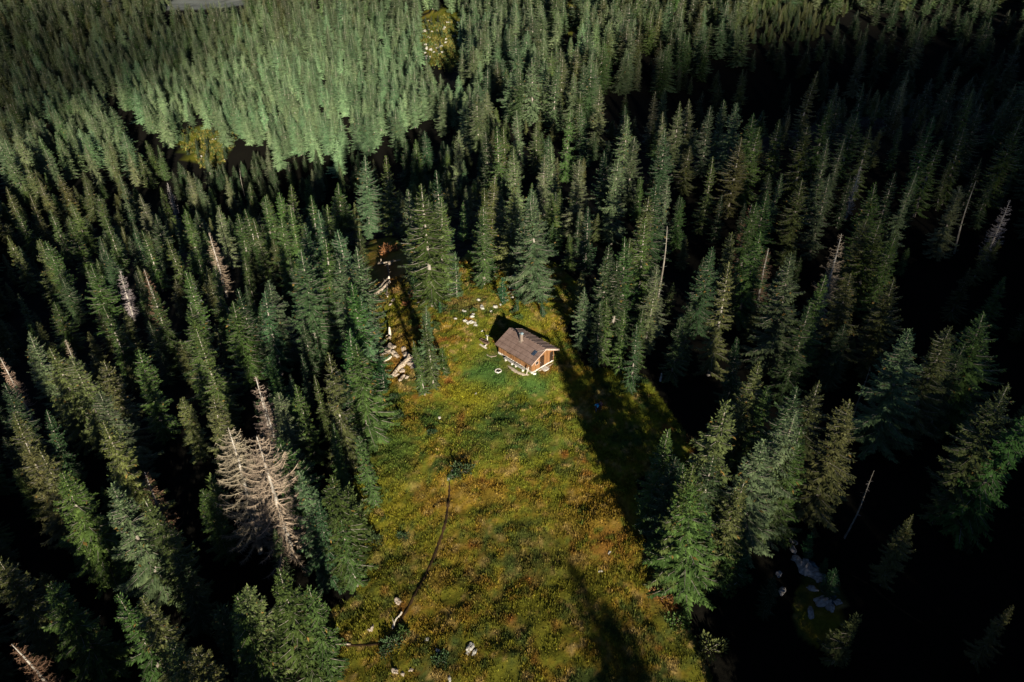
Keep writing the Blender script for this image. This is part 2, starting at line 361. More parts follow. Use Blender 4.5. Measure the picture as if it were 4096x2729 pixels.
def make_spruce(seed, H=22.0, Rm=2.9, lod=0, gap=0.15, droop=1.0):
    rs = random.Random(seed)
    V = []; F = []; T = []        # crown triangles
    wV = []; wF = []
    bend = rs.uniform(0, 6.28); ba = rs.uniform(0, 0.5)
    def axis_at(z): return np.array([math.cos(bend) * ba * math.sin(z / H * 2.6), math.sin(bend) * ba * math.sin(z / H * 2.6), z])
    zs = np.linspace(0, H, 14)
    tv, tf = tube([axis_at(z) for z in zs], [0.27 * (H / 22) * (1 - z / H) ** 0.8 + 0.02 * min(1, H / 12) for z in zs], 7)
    wV += tv; wF += tf
    def spray(p, d, l, w, tone, sag):
        # bent narrow leaf-shaped bough of needles: 3 triangles, jagged
        d = d / (np.linalg.norm(d) + 1e-9)
        s = np.cross(d, (0, 0, 1.0)); s = s / (np.linalg.norm(s) + 1e-9)
        s = s * math.cos(rs.uniform(-.6, .6)) + np.array([0, 0, 1.0]) * math.sin(rs.uniform(-.5, .5))
        m = p + d * l * 0.45 + np.array([0, 0, -sag * 0.15 * l])
        e = p + d * l + np.array([0, 0, -sag * 0.55 * l])
        i = len(V)
        V.extend([p, m + s * w, m - s * w * rs.uniform(.6, 1.0), e])
        F.extend([(i, i + 1, i + 2), (i + 1, i + 3, i + 2)])
        T.extend([tone] * 4)
    z = H * rs.uniform(0.02, 0.07)
    step = 0.46 if H > 10 else 0.24
    lobes = [(rs.uniform(0, 6.28), rs.uniform(0.1, 0.9) * H, rs.uniform(-0.5, 0.38)) for _ in range(14)]
    while z < H * 0.985:
        u = z / H
        prof = (1 - u ** 1.15) ** 0.72 * (1.0 if u > 0.18 else 0.74 + 0.26 * u / 0.18) + 0.02
        nb = rs.choice([5, 6, 7]) if u < 0.9 else 4
        if lod: nb = max(4, nb - 1)
        a0 = rs.uniform(0, 6.28); wt = rs.uniform(-.2, .2); wl_ = rs.uniform(.72, 1.15)
        for b in range(nb):
            if rs.random() < gap * (1.3 - u): continue
            az = a0 + b * 6.283 / nb + rs.uniform(-.35, .35)
            mod = 1.0
            for la, lz, lv in lobes:
                mod += lv * math.exp(-((z - lz) / 1.6) ** 2) * max(0, math.cos(az - la))
            L = Rm * prof * max(.25, mod) * rs.uniform(0.62, 1.22) * wl_
            if L < 0.15: L = 0.15
            zb = z + (rs.uniform(-.2, .2) if lod == 0 else rs.uniform(-.12, .12))
            o = axis_at(min(zb, H))
            hd = np.array([math.cos(az), math.sin(az), 0])
            rise = 0.55 * u ** 2 - 0.05 - 0.12 * (1 - u) * droop
            curve = -(0.30 * (1 - u) + 0.08) * droop
            tipup = 0.18 + 0.1 * (1 - u)
            def bp(s): return o + hd * (L * s) + np.array([0, 0, L * (rise * s + curve * s * s + tipup * s ** 4)])
            # woody limb
            if L > 0.9:
                k = 4 if lod == 0 else 3
                pts = [bp(s) for s in np.linspace(0, 0.85, k)]
                tv, tf = tube(pts, [0.035 * (L / 3) ** .5 * (1 - .8 * i / (k - 1)) + .008 for i in range(k)], 3)
                off = len(wV); wV += tv; wF += [(a + off, b_ + off, c + off) for a, b_, c in tf]
            base_tone = rs.uniform(0.15, 0.8) if lod == 0 else min(.95, max(0, .45 + 2 * wt + rs.uniform(-.2, .2)))
            ds = (0.17 if lod == 0 else 0.36) / L
            s = 0.12 if u < .8 else 0.05
            while s < 1.0:
                p = bp(s); q = bp(min(s + .05, 1.05)); bd = q - p
                bd /= np.linalg.norm(bd) + 1e-9
                side = np.array([-hd[1], hd[0], 0])
                sl = (0.18 + 0.42 * L * 0.4 * (1 - s) + 0.16 * min(L, 1.5)) * rs.uniform(.7, 1.25)
                if lod: sl *= 1.25
                w = sl * rs.uniform(0.17, 0.27) * (1.5 if lod else 1.1)
                for sg in (-1, 1):
                    an = rs.uniform(0.6, 1.05)
                    d = bd * math.cos(an) + side * sg * math.sin(an)
                    tone = min(.96, max(0, base_tone + rs.uniform(-.22, .22)))
                    if u > .45 and s > .45 and rs.random() < 0.022: tone = 0.99
                    spray(p, d, sl, w, tone, rs.uniform(0.1, 1.0) * droop)
                if rs.random() < 0.10:  # bare pale twig
                    spray(p, bd + side * rs.choice([-1, 1]) * .6 + np.array([0, 0, .25]), sl * 1.1, .018 if not lod else .04, -.3, .3)
                if rs.random() < 0.5:   # hanging twig
                    spray(p, np.array([hd[0] * .4, hd[1] * .4, -1.0]), sl * rs.uniform(.5, .9), w * .9, max(0, base_tone - .15 + rs.uniform(-.2, .2)), 0)
                s += ds * rs.uniform(.8, 1.25)
            # bough tip
            spray(bp(.92), bp(1.05) - bp(.92), 0.32 if not lod else .5, 0.07 if not lod else .11, min(.96, base_tone + .2), -0.2)
        z += step * rs.uniform(.75, 1.25) * (0.75 + .5 * (1 - u))
    # leader
    for k in range(6):
        spray(axis_at(H - .5), np.array([rs.uniform(-.25, .25), rs.uniform(-.25, .25), 1.0]), rs.uniform(.4, .8), .06, .6, 0)
    cm = np_mesh('spruce_crown', V, F, [M['foliage']], attrs={'tone': T})
    tm = np_mesh('spruce_trunk', wV, wF, [M['bark']])
    return cm, tm

def make_dead(seed, H=19.0, Rm=2.5, dense=1.0, fat=1.0):
    rs = random.Random(seed)
    bend = rs.uniform(0, 6.28); ba = rs.uniform(0.1, 0.5)
    def axis_at(z): return np.array([math.cos(bend) * ba * math.sin(z / H * 2.8), math.sin(bend) * ba * math.sin(z / H * 2.8), z])
    zs = np.linspace(0, H, 16)
    tV, tF = tube([axis_at(z) for z in zs], [0.24 * (1 - z / H) ** 0.8 + 0.03 for z in zs], 7)
    V = []; F = []; T = []
    def add(pts, rad, tone, sides=3):
        tv, tf = tube(pts, rad, sides); off = len(V)
        V.extend(tv); F.extend([(a + off, b + off, c + off) for a, b, c in tf]); T.extend([tone] * len(tv))
    z = 2.0
    while z < H - .2:
        u = z / H
        nb = rs.choice([4, 5, 6])
        a0 = rs.uniform(0, 6.28)
        for b in range(nb):
            if rs.random() < 0.2: continue
            az = a0 + b * 6.283 / nb + rs.uniform(-.4, .4)
            L = (Rm * (1 - u) ** .62 * (1 if u > .25 else .75) + .12) * rs.uniform(.45, 1.15)
            o = axis_at(z); hd = np.array([math.cos(az), math.sin(az), 0]); side = np.array([-hd[1], hd[0], 0])
            wob = rs.uniform(-.15, .15)
            def bp(s): return o + hd * L * s + side * wob * L * s * s + np.array([0, 0, L * (-.15 * s - .75 * s * s * (1 - u * .7) + .75 * s ** 3.2)])
            pts = [bp(s) for s in np.linspace(0, 1, 7)]
            add(pts, [fat * (0.05 * (1 - .8 * i / 6) * (L / 2) ** .5 + .010) for i in range(7)], rs.uniform(.6, 1), 3)
            n = int(L * 14 * dense)
            for k in range(n):
                s = rs.uniform(.2, 1.0); p = bp(s)
                l = rs.uniform(.15, .55) * min(1, L)
                d = hd * rs.uniform(.2, .8) + side * rs.choice([-1, 1]) * rs.uniform(.3, .9) + np.array([0, 0, rs.uniform(-.9, .15)])
                d /= np.linalg.norm(d)
                e = p + d * l; m_ = p + d * l * .5 + np.array([0, 0, -.08 * l])
                add([p, m_, e + np.array([0, 0, .12 * l])], [.020 * fat, .016 * fat, .008], rs.uniform(0, .7), 3)
        z += rs.uniform(.3, .62)
    return np_mesh('dead_twigs', V, F, [M['twig']], attrs={'tone': T}), np_mesh('dead_trunk', tV, tF, [M['deadwood']])

def make_bare(seed, H=17.0):
    rs = random.Random(seed)
    zs = np.linspace(0, H, 12)
    w = rs.uniform(0, 6)
    tV, tF = tube([np.array([.25 * math.sin(z * .25 + w), .2 * math.cos(z * .3 + w), z]) for z in zs], [0.17 * (1 - z / H) ** .9 + .03 for z in zs], 6)
    V = []; F = []; T = []
    for k in range(34):
        z = rs.uniform(H * .3, H * .98); az = rs.uniform(0, 6.28); L = rs.uniform(.3, 1.5) * (1 - z / H * .75)
        o = np.array([.25 * math.sin(z * .25 + w), .2 * math.cos(z * .3 + w), z]); hd = np.array([math.cos(az), math.sin(az), 0])
        pts = [o + hd * L * s + np.array([0, 0, L * (-.3 * s * s + .15 * s ** 3)]) for s in (0, .35, .7, 1)]
        tv, tf = tube(pts, [.03, .02, .013, .006], 3); off = len(V)
        V += tv; F += [(a + off, b + off, c + off) for a, b, c in tf]; T += [rs.random()] * len(tv)
    return np_mesh('bare_twigs', V, F, [M['twig']], attrs={'tone': T}), np_mesh('bare_trunk', tV, tF, [M['bark']])  # bark instead of bleached wood: shade on the pole put into its colour

SPR = [make_spruce(11, Rm=3.2, gap=.25), make_spruce(12, Rm=3.7, gap=.22), make_spruce(13, Rm=2.8, gap=.34), make_spruce(14, Rm=3.1, gap=.42, droop=1.2), make_spruce(15, Rm=3.5, gap=.3, droop=.8), make_spruce(16, Rm=2.6, gap=.22), make_spruce(17, Rm=3.9, gap=.3, droop=1.1), make_spruce(18, Rm=2.9, gap=.42, droop=1.3)]
LOW = [make_spruce(21, Rm=3.3, gap=.08), make_spruce(22, Rm=2.9, gap=.16, droop=1.3), make_spruce(23, Rm=3.7, gap=.12), make_spruce(24, Rm=3.1, gap=.06), make_spruce(25, Rm=3.5, gap=.2, droop=1.2)]
YNG = [make_spruce(31, H=6.0, Rm=1.5, gap=.05, droop=.5), make_spruce(32, H=5.0, Rm=1.15, gap=.03, droop=.4)]
DED = [make_dead(41, Rm=2.4, dense=1.2), make_dead(42, H=20, Rm=2.2, dense=1.1), make_dead(43, H=18, Rm=2.0)]
BIGD = [make_dead(45, H=20, Rm=4.5, dense=1.7, fat=1.0), make_dead(46, H=20, Rm=4.7, dense=1.7, fat=1.0)]
BAR = [make_bare(51), make_bare(52)]

# ------------------------------------------------------------------ trees read off the photo: (tip x, tip y, height, kind)
# kinds: g green, b blue-green, o olive, p pale grey-green, k dark green, y young, D dead tan, W dead white-grey, B dead reddish brown, S bare spar
L_ = """
17 540 20 o;83 553 21 o;107 550 22 g;160 500 20 g;205 608 21 g;270 622 15 W;335 620 19 B;350 655 21 g;425 620 20 g;440 640 17 W;480 615 20 g;483 533 19 D;395 545 19 g;330 530 19 g;533 693 19 g;550 665 20 k;605 670 19 b;613 640 20 b;690 575 24 b;750 545 24 g;700 520 22 b;60 767 20 p;150 780 14 D;118 797 22 o;165 815 22 o;228 833 21 o;240 703 20 g;313 810 20 g;437 700 23 g;470 760 22 g;5 820 17 D;10 875 22 k;90 945 18 k;755 810 22 o;690 880 16 g;628 900 18 p;585 870 19 D;612 910 18 D;477 905 19 o;516 985 21 D;598 985 21 D;655 1005 18 g;765 975 12 g
25 950 22 o;60 1010 23 o;105 1030 23 o;150 1080 22 g;235 900 21 p;255 960 23 o;285 1110 23 p;330 1078 17 B;350 1130 22 o;475 1115 15 g;700 1080 19 b;755 1095 19 g;720 1150 16 k;790 1180 14 g;0 1300 20 o;135 1328 20 g;330 1355 22 o;285 1375 21 g;450 1475 20 o;400 1455 21 o;530 1348 21 o;560 1370 20 g;655 1312 22 g;700 1340 18 g;40 1470 17 B
822 566 23 b;798 525 24 b;798 746 21 g;815 790 19 g;770 850 17 k;875 830 6 y;840 1000 12 g;800 640 22 g;780 590 22 b;830 680 18 b
828 357 25 b;885 357 24 g;863 367 22 o;928 317 22 k;955 320 23 g;981 300 22 k;1045 297 24 p;1008 390 23 k;975 423 26 g;1000 450 22 g;940 430 22 b;1118 300 22 k;1145 290 24 g;1161 290 22 g;1198 252 21 p;1235 283 18 o;1188 337 24 p;1128 397 21 o;1111 430 20 g;1165 423 20 o;1231 433 19 b;1198 480 14 k;1258 313 20 k;1275 330 22 p;1255 353 20 p;1305 247 24 g;1382 197 23 p;1331 367 21 p;1398 347 22 k;1421 363 23 p;1438 267 22 p;1458 313 22 p;1505 210 20 p;1528 200 20 p;1565 233 22 p;1535 293 22 b;1535 257 20 p;1501 423 22 k;1491 450 23 o;1538 403 20 p;1355 473 16 k;1438 240 18 k;1340 210 22 g;1350 240 22 k
1713 157 22 o;1613 207 20 k;1587 227 20 p;1637 243 21 p;1667 230 20 p;1690 233 21 p;1733 260 21 g;1865 163 22 o;1987 113 21 p;2120 53 25 p;1927 223 20 k;1910 230 22 g;1967 257 19 g;2002 287 19 o;1800 273 20 g;1865 290 22 g;1908 317 22 p;1938 317 21 p;1977 380 15 W;1702 317 22 o;1740 290 22 g;1638 360 21 o;1787 397 18 b;1908 397 22 p;2027 420 23 g;2100 393 22 p;2063 397 20 k;2150 267 21 g;2160 320 20 g;2263 237 20 k;2230 283 21 g;2347 100 22 p;2343 267 24 g;2215 427 18 p;2253 417 18 S;2317 460 16 W;2200 153 18 k;2280 37 22 k;1717 467 20 B;1733 463 21 g;1847 413 22 o;1760 440 21 g;2090 160 16 p
1630 560 20 k;1677 530 20 o;1677 606 23 o;1777 566 19 B;1737 523 22 g;1833 580 25 p;1933 536 23 D;1890 630 23 g;1953 623 22 o;1990 500 22 o;2023 500 23 g;2067 536 22 g;2060 640 21 o;1707 773 15 k;1743 826 20 o;1760 873 18 g;1665 915 27 o;1878 880 22 o;1797 943 23 p;1943 926 22 o;2117 753 24 p;2170 743 24 o;2293 720 24 g;2313 880 25 o;2350 905 25 g;2223 783 20 k;2007 835 14 S;1837 883 22 k;1850 700 20 k
1600 1056 22 g;1575 1075 19 g;1645 1060 21 k;1690 1090 20 o;1612 1165 15 k;1555 1060 17 k;1670 1219 10 k;1693 1226 10 g;1707 1246 7 y;1867 1229 4 y;1920 1306 5 y;1900 1285 3 y;2003 1079 12 S;1525 990 18 g;1630 1110 20 g;1660 1000 22 o;1765 1010 20 p;1820 1010 18 o;1850 980 20 g
1345 655 12 b;1378 690 12 k;1395 682 13.5 g;1435 708 13.5 g;1465 745 13.5 k;1562 733 13 k;1505 610 16 p;1538 520 21 S;1490 500 22 g;1248 693 3 y;1155 640 5 y;1120 550 8 y;1225 435 23 b;1245 455 22 b;1200 500 18 k;975 696 15 b;985 740 12 g;1045 580 9 b;1012 693 2.4 y;1190 690 2.2 y;950 630 5 y;1018 800 5 g;965 770 11 g;1107 470 18 g;1420 600 18 k;1400 560 20 k;1450 540 20 g;1500 640 16 p
433 393 24 p;380 423 19 W;370 430 21 g;320 447 20 p;227 447 21 g;520 400 20 p;547 388 14 S;567 420 18 g;570 477 20 g;597 450 20 g;620 445 20 g;663 427 22 g;640 440 20 g;700 407 20 g;727 380 18 p;713 387 19 p;780 373 18 g;770 417 20 g;730 480 20 b;277 400 20 p;323 350 18 g;337 323 19 g;360 333 18 g;290 343 18 p;233 320 20 p;200 330 19 p;130 317 20 p;167 463 20 g;133 403 21 o;90 407 20 o;70 447 21 o;15 430 22 o;20 353 21 p;470 350 17 p;607 333 20 p;455 410 21 p;480 430 20 g;590 500 20 g;545 490 20 g;640 500 21 g;250 350 19 o;60 370 20 o;100 340 20 p;190 410 19 o;40 480 20 g;120 480 20 g;240 500 19 g;290 470 17 k;350 490 18 k;420 480 20 g;500 470 20 p;670 470 21 g;705 450 21 g;750 470 20 g
"""
TREES = []
for row in L_.replace('\n', ';').split(';'):
    q = row.split()
    if len(q) < 4: continue
    hh = float(q[2]) * (0.88 if float(q[2]) > 12 and q[0] not in ('516', '598') else 1.0)
    p = at(float(q[0]), float(q[1]), hh)
    TREES.append(dict(x=p.x, y=p.y, z=p.z, h=hh, k=q[3], listed=True))

# fill: forest the photo shows as closed canopy, and the woods outside the frame that shade it
FILL_IN = [(-50,-60),(1720,-60),(1700,70),(1575,80),(1540,110),(1380,130),(1320,165),(1130,175),(1085,240),(970,215),(900,262),(830,270),(720,312),(600,290),(540,262),(430,262),(330,250),(290,300),(-50,330)]
HILL_B = [(250,120),(330,40),(1080,0),(1050,250),(880,330),(640,380),(400,330)]
CLEAR = [[(968,50),(1000,30),(1062,45),(1062,140),(1000,160),(965,110)],[(425,290),(470,300),(520,340),(530,385),(450,385),(425,330)],[(1308,-10),(1330,-10),(1330,60),(1305,60)]]
DARK_RAV = [[(225,130),(300,220),(370,330),(440,400),(350,400),(290,300),(220,190)]]
rng = np.random.RandomState(7)
cand = []
def scatter(x0, x1, y0, y1, sp):
    nx = int((x1 - x0) / sp); ny = int((y1 - y0) / sp)
    X, Y = np.meshgrid(np.arange(nx), np.arange(ny))
    X = x0 + (X + rng.uniform(-.42, .42, X.shape) + .5) * sp; Y = y0 + (Y + rng.uniform(-.42, .42, Y.shape) + .5) * sp
    return X.ravel(), Y.ravel()
X, Y = scatter(-520, 420, 130, 690, 5.7)
Z = ground(X, Y)
Hh = (9 + 9.5 * rng.rand(len(X)) ** .8) * np.where(Y < 260, 1.2, 1.0)
tx, ty, dep = proj(X, Y, Z + Hh); bx, by, _ = proj(X, Y, Z)
jx = rng.normal(0, 14, len(X)); jy = rng.normal(-6, 14, len(X))
ok = inpoly(tx + jx, ty + jy, FILL_IN) | (ty < -60) | (((tx < -50) | (tx > 2400)) & (Y > 130))
for c in CLEAR: ok &= ~inpoly(bx, by, c) & ~inpoly(tx, ty, c) & ~inpoly(bx * .5 + tx * .5, by * .5 + ty * .5, c)
for c in DARK_RAV: ok &= ~(inpoly(tx, ty, c) & (rng.rand(len(X)) < .8))
hb = inpoly(tx, ty, HILL_B)
keep = rng.rand(len(X)) < np.where(hb, .95, .78) * np.clip(.35 + 1.5 * fbm(X / 11, Y / 11, 61, 2), .3, 1)
ok &= keep
ok &= ~((tx > 375) & (tx < 560) & (ty < 0 + 4 * np.sin(tx / 17)))
lx = np.array([[t['x'], t['y']] for t in TREES])
for i in np.where(ok)[0]:
    if ((lx[:, 0] - X[i]) ** 2 + (lx[:, 1] - Y[i]) ** 2).min() < 14: continue
    TREES.append(dict(x=X[i], y=Y[i], z=Z[i], h=Hh[i], k=rng.choice(list('gopp' if bx[i] < 1100 else 'gpob')), listed=False, st=float(np.clip(1.35 * math.exp(-((X[i] + 100) / 105) ** 2 - ((Y[i] - 350) / 120) ** 2) + rng.normal(0, .2), 0, 1))))  # st: weight of the sunlit patch painted into the tree colour
# younger shaded spruces standing between the big ones
X, Y = scatter(-230, 200, 32, 270, 5.4)
Z = ground(X, Y); Hh = rng.uniform(6, 13, len(X)); Hh = np.where(Y > 180, Hh * .8, Hh)
tx, ty, _ = proj(X, Y, Z + Hh); bx, by, bd = proj(X, Y, Z)
ok = (bd > 30) & ~inpoly(bx, by, MEADOW) & ~inpoly(tx, ty, MEADOW) & ~inpoly(bx * .5 + tx * .5, by * .5 + ty * .5, MEADOW) & (rng.rand(len(X)) < np.where(X > 14, .26, .46))
for gx0, gy0, rr0 in ((560, 1150, 75), (1870, 1330, 80), (1540, 960, 70)): ok &= (((tx - gx0) ** 2 + (ty - gy0) ** 2) > rr0 ** 2) & (((bx - gx0) ** 2 + (by - gy0) ** 2) > rr0 ** 2)
for c in CLEAR: ok &= ~inpoly(bx, by, c) & ~inpoly(tx, ty, c)
lx = np.array([[t['x'], t['y']] for t in TREES])
for i in np.where(ok)[0]:
    if ((lx[:, 0] - X[i]) ** 2 + (lx[:, 1] - Y[i]) ** 2).min() < 7: continue
    TREES.append(dict(x=X[i], y=Y[i], z=Z[i], h=Hh[i], k=rng.choice(list('gko')), listed=False, sec=True))
for cx_, cy_, rx_, ry_, n_ in ((1018, 92, 50, 55, 26), (480, 335, 50, 40, 26)):
    for _ in range(n_):
        p = at(cx_ + rng.uniform(-rx_, rx_), cy_ + rng.uniform(-ry_, ry_)); TREES.append(dict(x=p.x, y=p.y, z=p.z, h=rng.uniform(2, 5.5), k='k', listed=False))
# trees filling the shaded hollows
X, Y = scatter(-260, 340, 180, 470, 5.6)
Z = ground(X, Y); Hh = rng.uniform(6, 11, len(X)); tx, ty, _ = proj(X, Y, Z + Hh)
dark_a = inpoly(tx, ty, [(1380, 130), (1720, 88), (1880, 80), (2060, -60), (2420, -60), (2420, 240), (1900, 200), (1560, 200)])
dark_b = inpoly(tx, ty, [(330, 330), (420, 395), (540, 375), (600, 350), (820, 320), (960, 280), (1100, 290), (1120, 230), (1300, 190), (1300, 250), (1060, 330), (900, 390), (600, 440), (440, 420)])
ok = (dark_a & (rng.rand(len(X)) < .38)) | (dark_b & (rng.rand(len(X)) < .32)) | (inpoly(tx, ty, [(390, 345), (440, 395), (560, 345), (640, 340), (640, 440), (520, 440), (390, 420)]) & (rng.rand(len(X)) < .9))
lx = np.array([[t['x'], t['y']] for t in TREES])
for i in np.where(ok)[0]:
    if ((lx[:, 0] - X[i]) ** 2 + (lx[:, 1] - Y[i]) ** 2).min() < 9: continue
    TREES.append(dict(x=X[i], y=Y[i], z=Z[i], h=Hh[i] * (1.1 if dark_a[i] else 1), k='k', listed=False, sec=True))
# low thicket on the lit slope at the top right
X, Y = scatter(40, 260, 240, 460, 2.4)
Z = ground(X, Y); Hh = rng.uniform(2.5, 6, len(X)); tx, ty, _ = proj(X, Y, Z + Hh)
ok = inpoly(tx, ty, [(1700, -60), (2060, -60), (1930, 20), (1880, 70), (1790, 88), (1715, 70)]) & (rng.rand(len(X)) < .8)
for i in np.where(ok)[0]: TREES.append(dict(x=X[i], y=Y[i], z=Z[i], h=Hh[i], k=rng.choice(list('gook')), listed=False))
# trees outside the frame: right side and behind the camera to the right, left side
X, Y = scatter(-150, 260, -180, 240, 6.2)
Z = ground(X, Y); Hh = rng.uniform(17, 26, len(X))
tx, ty, dep = proj(X, Y, Z + Hh); bx, by, bd = proj(X, Y, Z); mx, my, _ = proj(X, Y, Z + Hh * .5)
dep_t = Y * cp - (Z + Hh - CAM_H) * sp
infr = ((tx > -40) & (tx < 2400) & (ty > -40) & (ty < 1610) & (dep_t > 1)) | ((mx > -60) & (mx < 2410) & (my > -40) & (my < 1640)) | ((bx > -60) & (bx < 2410) & (by > -40) & (by < 1700))
# open meadow keeps going behind the camera towards the sun
ax = X - (Y - 42) * (-math.tan(R(SUN_AZ)))          # x where the sun line through the tree meets y=42
openm = (ax > -26) & (ax < 25) & (Y > -75)
ok = ~infr & ~openm & (rng.rand(len(X)) < .8) & (np.hypot(X, Y) > 9)
for i in np.where(ok)[0]:
    TREES.append(dict(x=X[i], y=Y[i], z=Z[i], h=Hh[i], k='g', listed=False, off=True))
# tree below the frame whose shadow lies on the meadow
S_ = at(1325, 1275)
for k_ in np.arange(30, 90, .5):
    x_ = S_.x + math.sin(R(SUN_AZ)) * k_; y_ = S_.y - math.cos(R(SUN_AZ)) * k_
    if ground(x_, y_) + 25 <= S_.z + k_ * math.tan(R(SUN_EL)): break
TREES.append(dict(x=x_, y=y_, z=ground(x_, y_), h=25, k='g', wf=1.75, listed=False, off=True))
TREES.append(dict(x=x_ + 2.4, y=y_ - 5, z=ground(x_ + 2.4, y_ - 5), h=24, k='g', wf=1.75, listed=False, off=True))  # extra tree added to thicken the cast shadow
TREES.append(dict(x=x_ + 1.0, y=y_ - 2, z=ground(x_ + 1, y_ - 2), h=23, k='g', wf=1.6, listed=False, off=True))  # another one added to fill out that shadow
for i in range(24):     # the wood edge running back from the lower right corner
    y_ = 21 - i * 4.0; x_ = 29.5 - (y_ - 42) * math.tan(R(SUN_AZ)) + rng.uniform(-1, 3.5)
    TREES.append(dict(x=x_, y=y_, z=ground(x_, y_), h=rng.uniform(21, 26), k='g', listed=False, off=True))

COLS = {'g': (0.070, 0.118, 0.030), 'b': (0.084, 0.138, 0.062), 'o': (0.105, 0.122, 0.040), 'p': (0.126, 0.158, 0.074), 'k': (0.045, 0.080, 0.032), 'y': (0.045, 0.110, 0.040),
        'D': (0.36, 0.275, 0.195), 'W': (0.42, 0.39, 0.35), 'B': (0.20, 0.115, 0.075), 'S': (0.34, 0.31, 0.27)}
STANDC = dict(COLS); STANDC['sunlit_hill'] = (0.195, 0.305, 0.145)  # hillside trees lightened: the sunlit patch is put into their colour
for t in TREES:
    t['T'] = proj(t['x'], t['y'], t['z'] + t['h']); b = proj(t['x'], t['y'], t['z'])
    vis = (-30 < t['T'][0] < 2383) and (-30 < t['T'][1] < 1600) and not t.get('off')
    t['size'] = (t['h'] / float(t['T'][2])) if vis else 0.0
    if t['listed']: t['size'] += 10
    m_ = proj(t['x'], t['y'], t['z'] + t['h'] * .7); t['m'] = (float(m_[0]), float(m_[1]))
live = sorted([t for t in TREES if t['k'] in 'gbopk'], key=lambda t: -t['size'])
indiv = live[:300]; rest = live[300:]
others = [t for t in TREES if t['k'] not in 'gbopk']

LAND = [('timber cabin', 1210, 800), ('stone fire ring', 1145, 853), ('pair of bare tan spruces', 560, 1120), ('fallen bleached logs', 890, 640), ('broken rotten logs', 915, 830), ('rocky yellow clearing', 1025, 90), ('small yellow clearing', 470, 335),
        ('bottom left corner', 60, 1500), ('bottom edge', 560, 1500), ('left edge at mid height', 40, 900), ('white twiggy dead spruce', 275, 650), ('top left corner', 60, 60), ('bright hillside stand', 650, 270), ('top edge centre', 1200, 30),
        ('top right corner', 2250, 80), ('tall bare spar', 1538, 560), ('two hikers', 1380, 938), ('right edge at mid height', 2300, 800), ('creek rocks', 1870, 1330), ('leaning bare pole', 1985, 900), ('right meadow corner', 1600, 1250), ('reddish dead spruce', 1700, 500),
        ('hillside shadow front', 870, 400), ('rust brown dead spruce', 1775, 600), ('dark hollow upper right', 1700, 110), ('left meadow edge', 800, 1100), ('slim white dead spruce', 390, 450)]
ORD = ['nearest', 'second', 'third', 'fourth', 'fifth', 'sixth', 'seventh', 'eighth', 'ninth', 'tenth', 'eleventh', 'twelfth', 'thirteenth', 'fourteenth', 'fifteenth', 'sixteenth', 'seventeenth', 'eighteenth', 'nineteenth', 'twentieth', 'twenty-first', 'twenty-second', 'twenty-third', 'twenty-fourth', 'twenty-fifth', 'twenty-sixth']
SECT = ['to the right of', 'upper right of', 'straight above', 'upper left of', 'to the left of', 'lower left of', 'straight below', 'lower right of']
def label_all(lst, noun):
    bins = {}
    for t in lst:
        d = [math.hypot(t['m'][0] - l[1], t['m'][1] - l[2]) for l in LAND]
        i = int(np.argmin(d)); l = LAND[i]
        a = math.atan2(-(t['m'][1] - l[2]), t['m'][0] - l[1]); s = int(round(a / (math.pi / 4))) % 8
        bins.setdefault((i, s), []).append((d[i], t))
    for (i, s), v in bins.items():
        v.sort(key=lambda q: q[0])
        for r, (_, t) in enumerate(v):
            o = ORD[r] + (' nearest' if r else '')
            t['label'] = noun(t) + ', ' + o + ' ' + SECT[s] + ' the ' + LAND[i][0]
CW = {'g': 'green', 'b': 'blue-green', 'o': 'olive green', 'p': 'grey-green', 'k': 'dark green'}
def szw(h): return 'tall ' if h >= 19.4 else ('' if h >= 15 else 'small ')
label_all(indiv, lambda t: (szw(t['h']) + CW[t['k']] + ' spruce').strip())
label_all(others, lambda t: {'D': 'dead tan twiggy spruce', 'W': 'dead pale grey spruce', 'B': 'dead reddish brown spruce', 'S': 'bare dead spruce pole', 'y': 'young green spruce'}[t['k']])

def place_tree(t, i, meshes, name, cat, group, base_h, parts=('crown', 'trunk')):
    cm, tm = meshes
    rz = random.Random(i * 7 + 1).uniform(0, 6.28); r2 = random.Random(i + 900)
    e = empty(name, (t['x'], t['y'], t['z'] - 0.15), rz)
    e.rotation_euler = (R(r2.gauss(0, 1.9)), R(r2.gauss(0, 1.9)), rz)
    s = t['h'] / base_h; w = s * (r2.uniform(1.05, 1.38) if t['h'] > 12 else r2.uniform(.9, 1.1))
    e.scale = (w, w, s)
    tag(e, t['label'], cat, group)
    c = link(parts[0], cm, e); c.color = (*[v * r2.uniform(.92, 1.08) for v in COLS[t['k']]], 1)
    k = link(parts[1], tm, e)
    t['obj'] = e
    return e
rt = random.Random(3)
low_objs = {}; near_objs = {}
for i, t in enumerate(indiv):
    far = float(t['T'][2]) > 230
    if far:
        j = i % len(LOW); ms = LOW[j]
    else: ms = rt.choice(SPR) if t['h'] > 10 else rt.choice(YNG)
    bh = 22.0 if ms not in YNG else (6.0 if ms is YNG[0] else 5.0)
    e = place_tree(t, i, ms, 'spruce_tree', 'tree', 'living spruces of the forest', bh)
    if far and j not in low_objs: low_objs[j] = e
    if ms in SPR: near_objs.setdefault(SPR.index(ms), e)
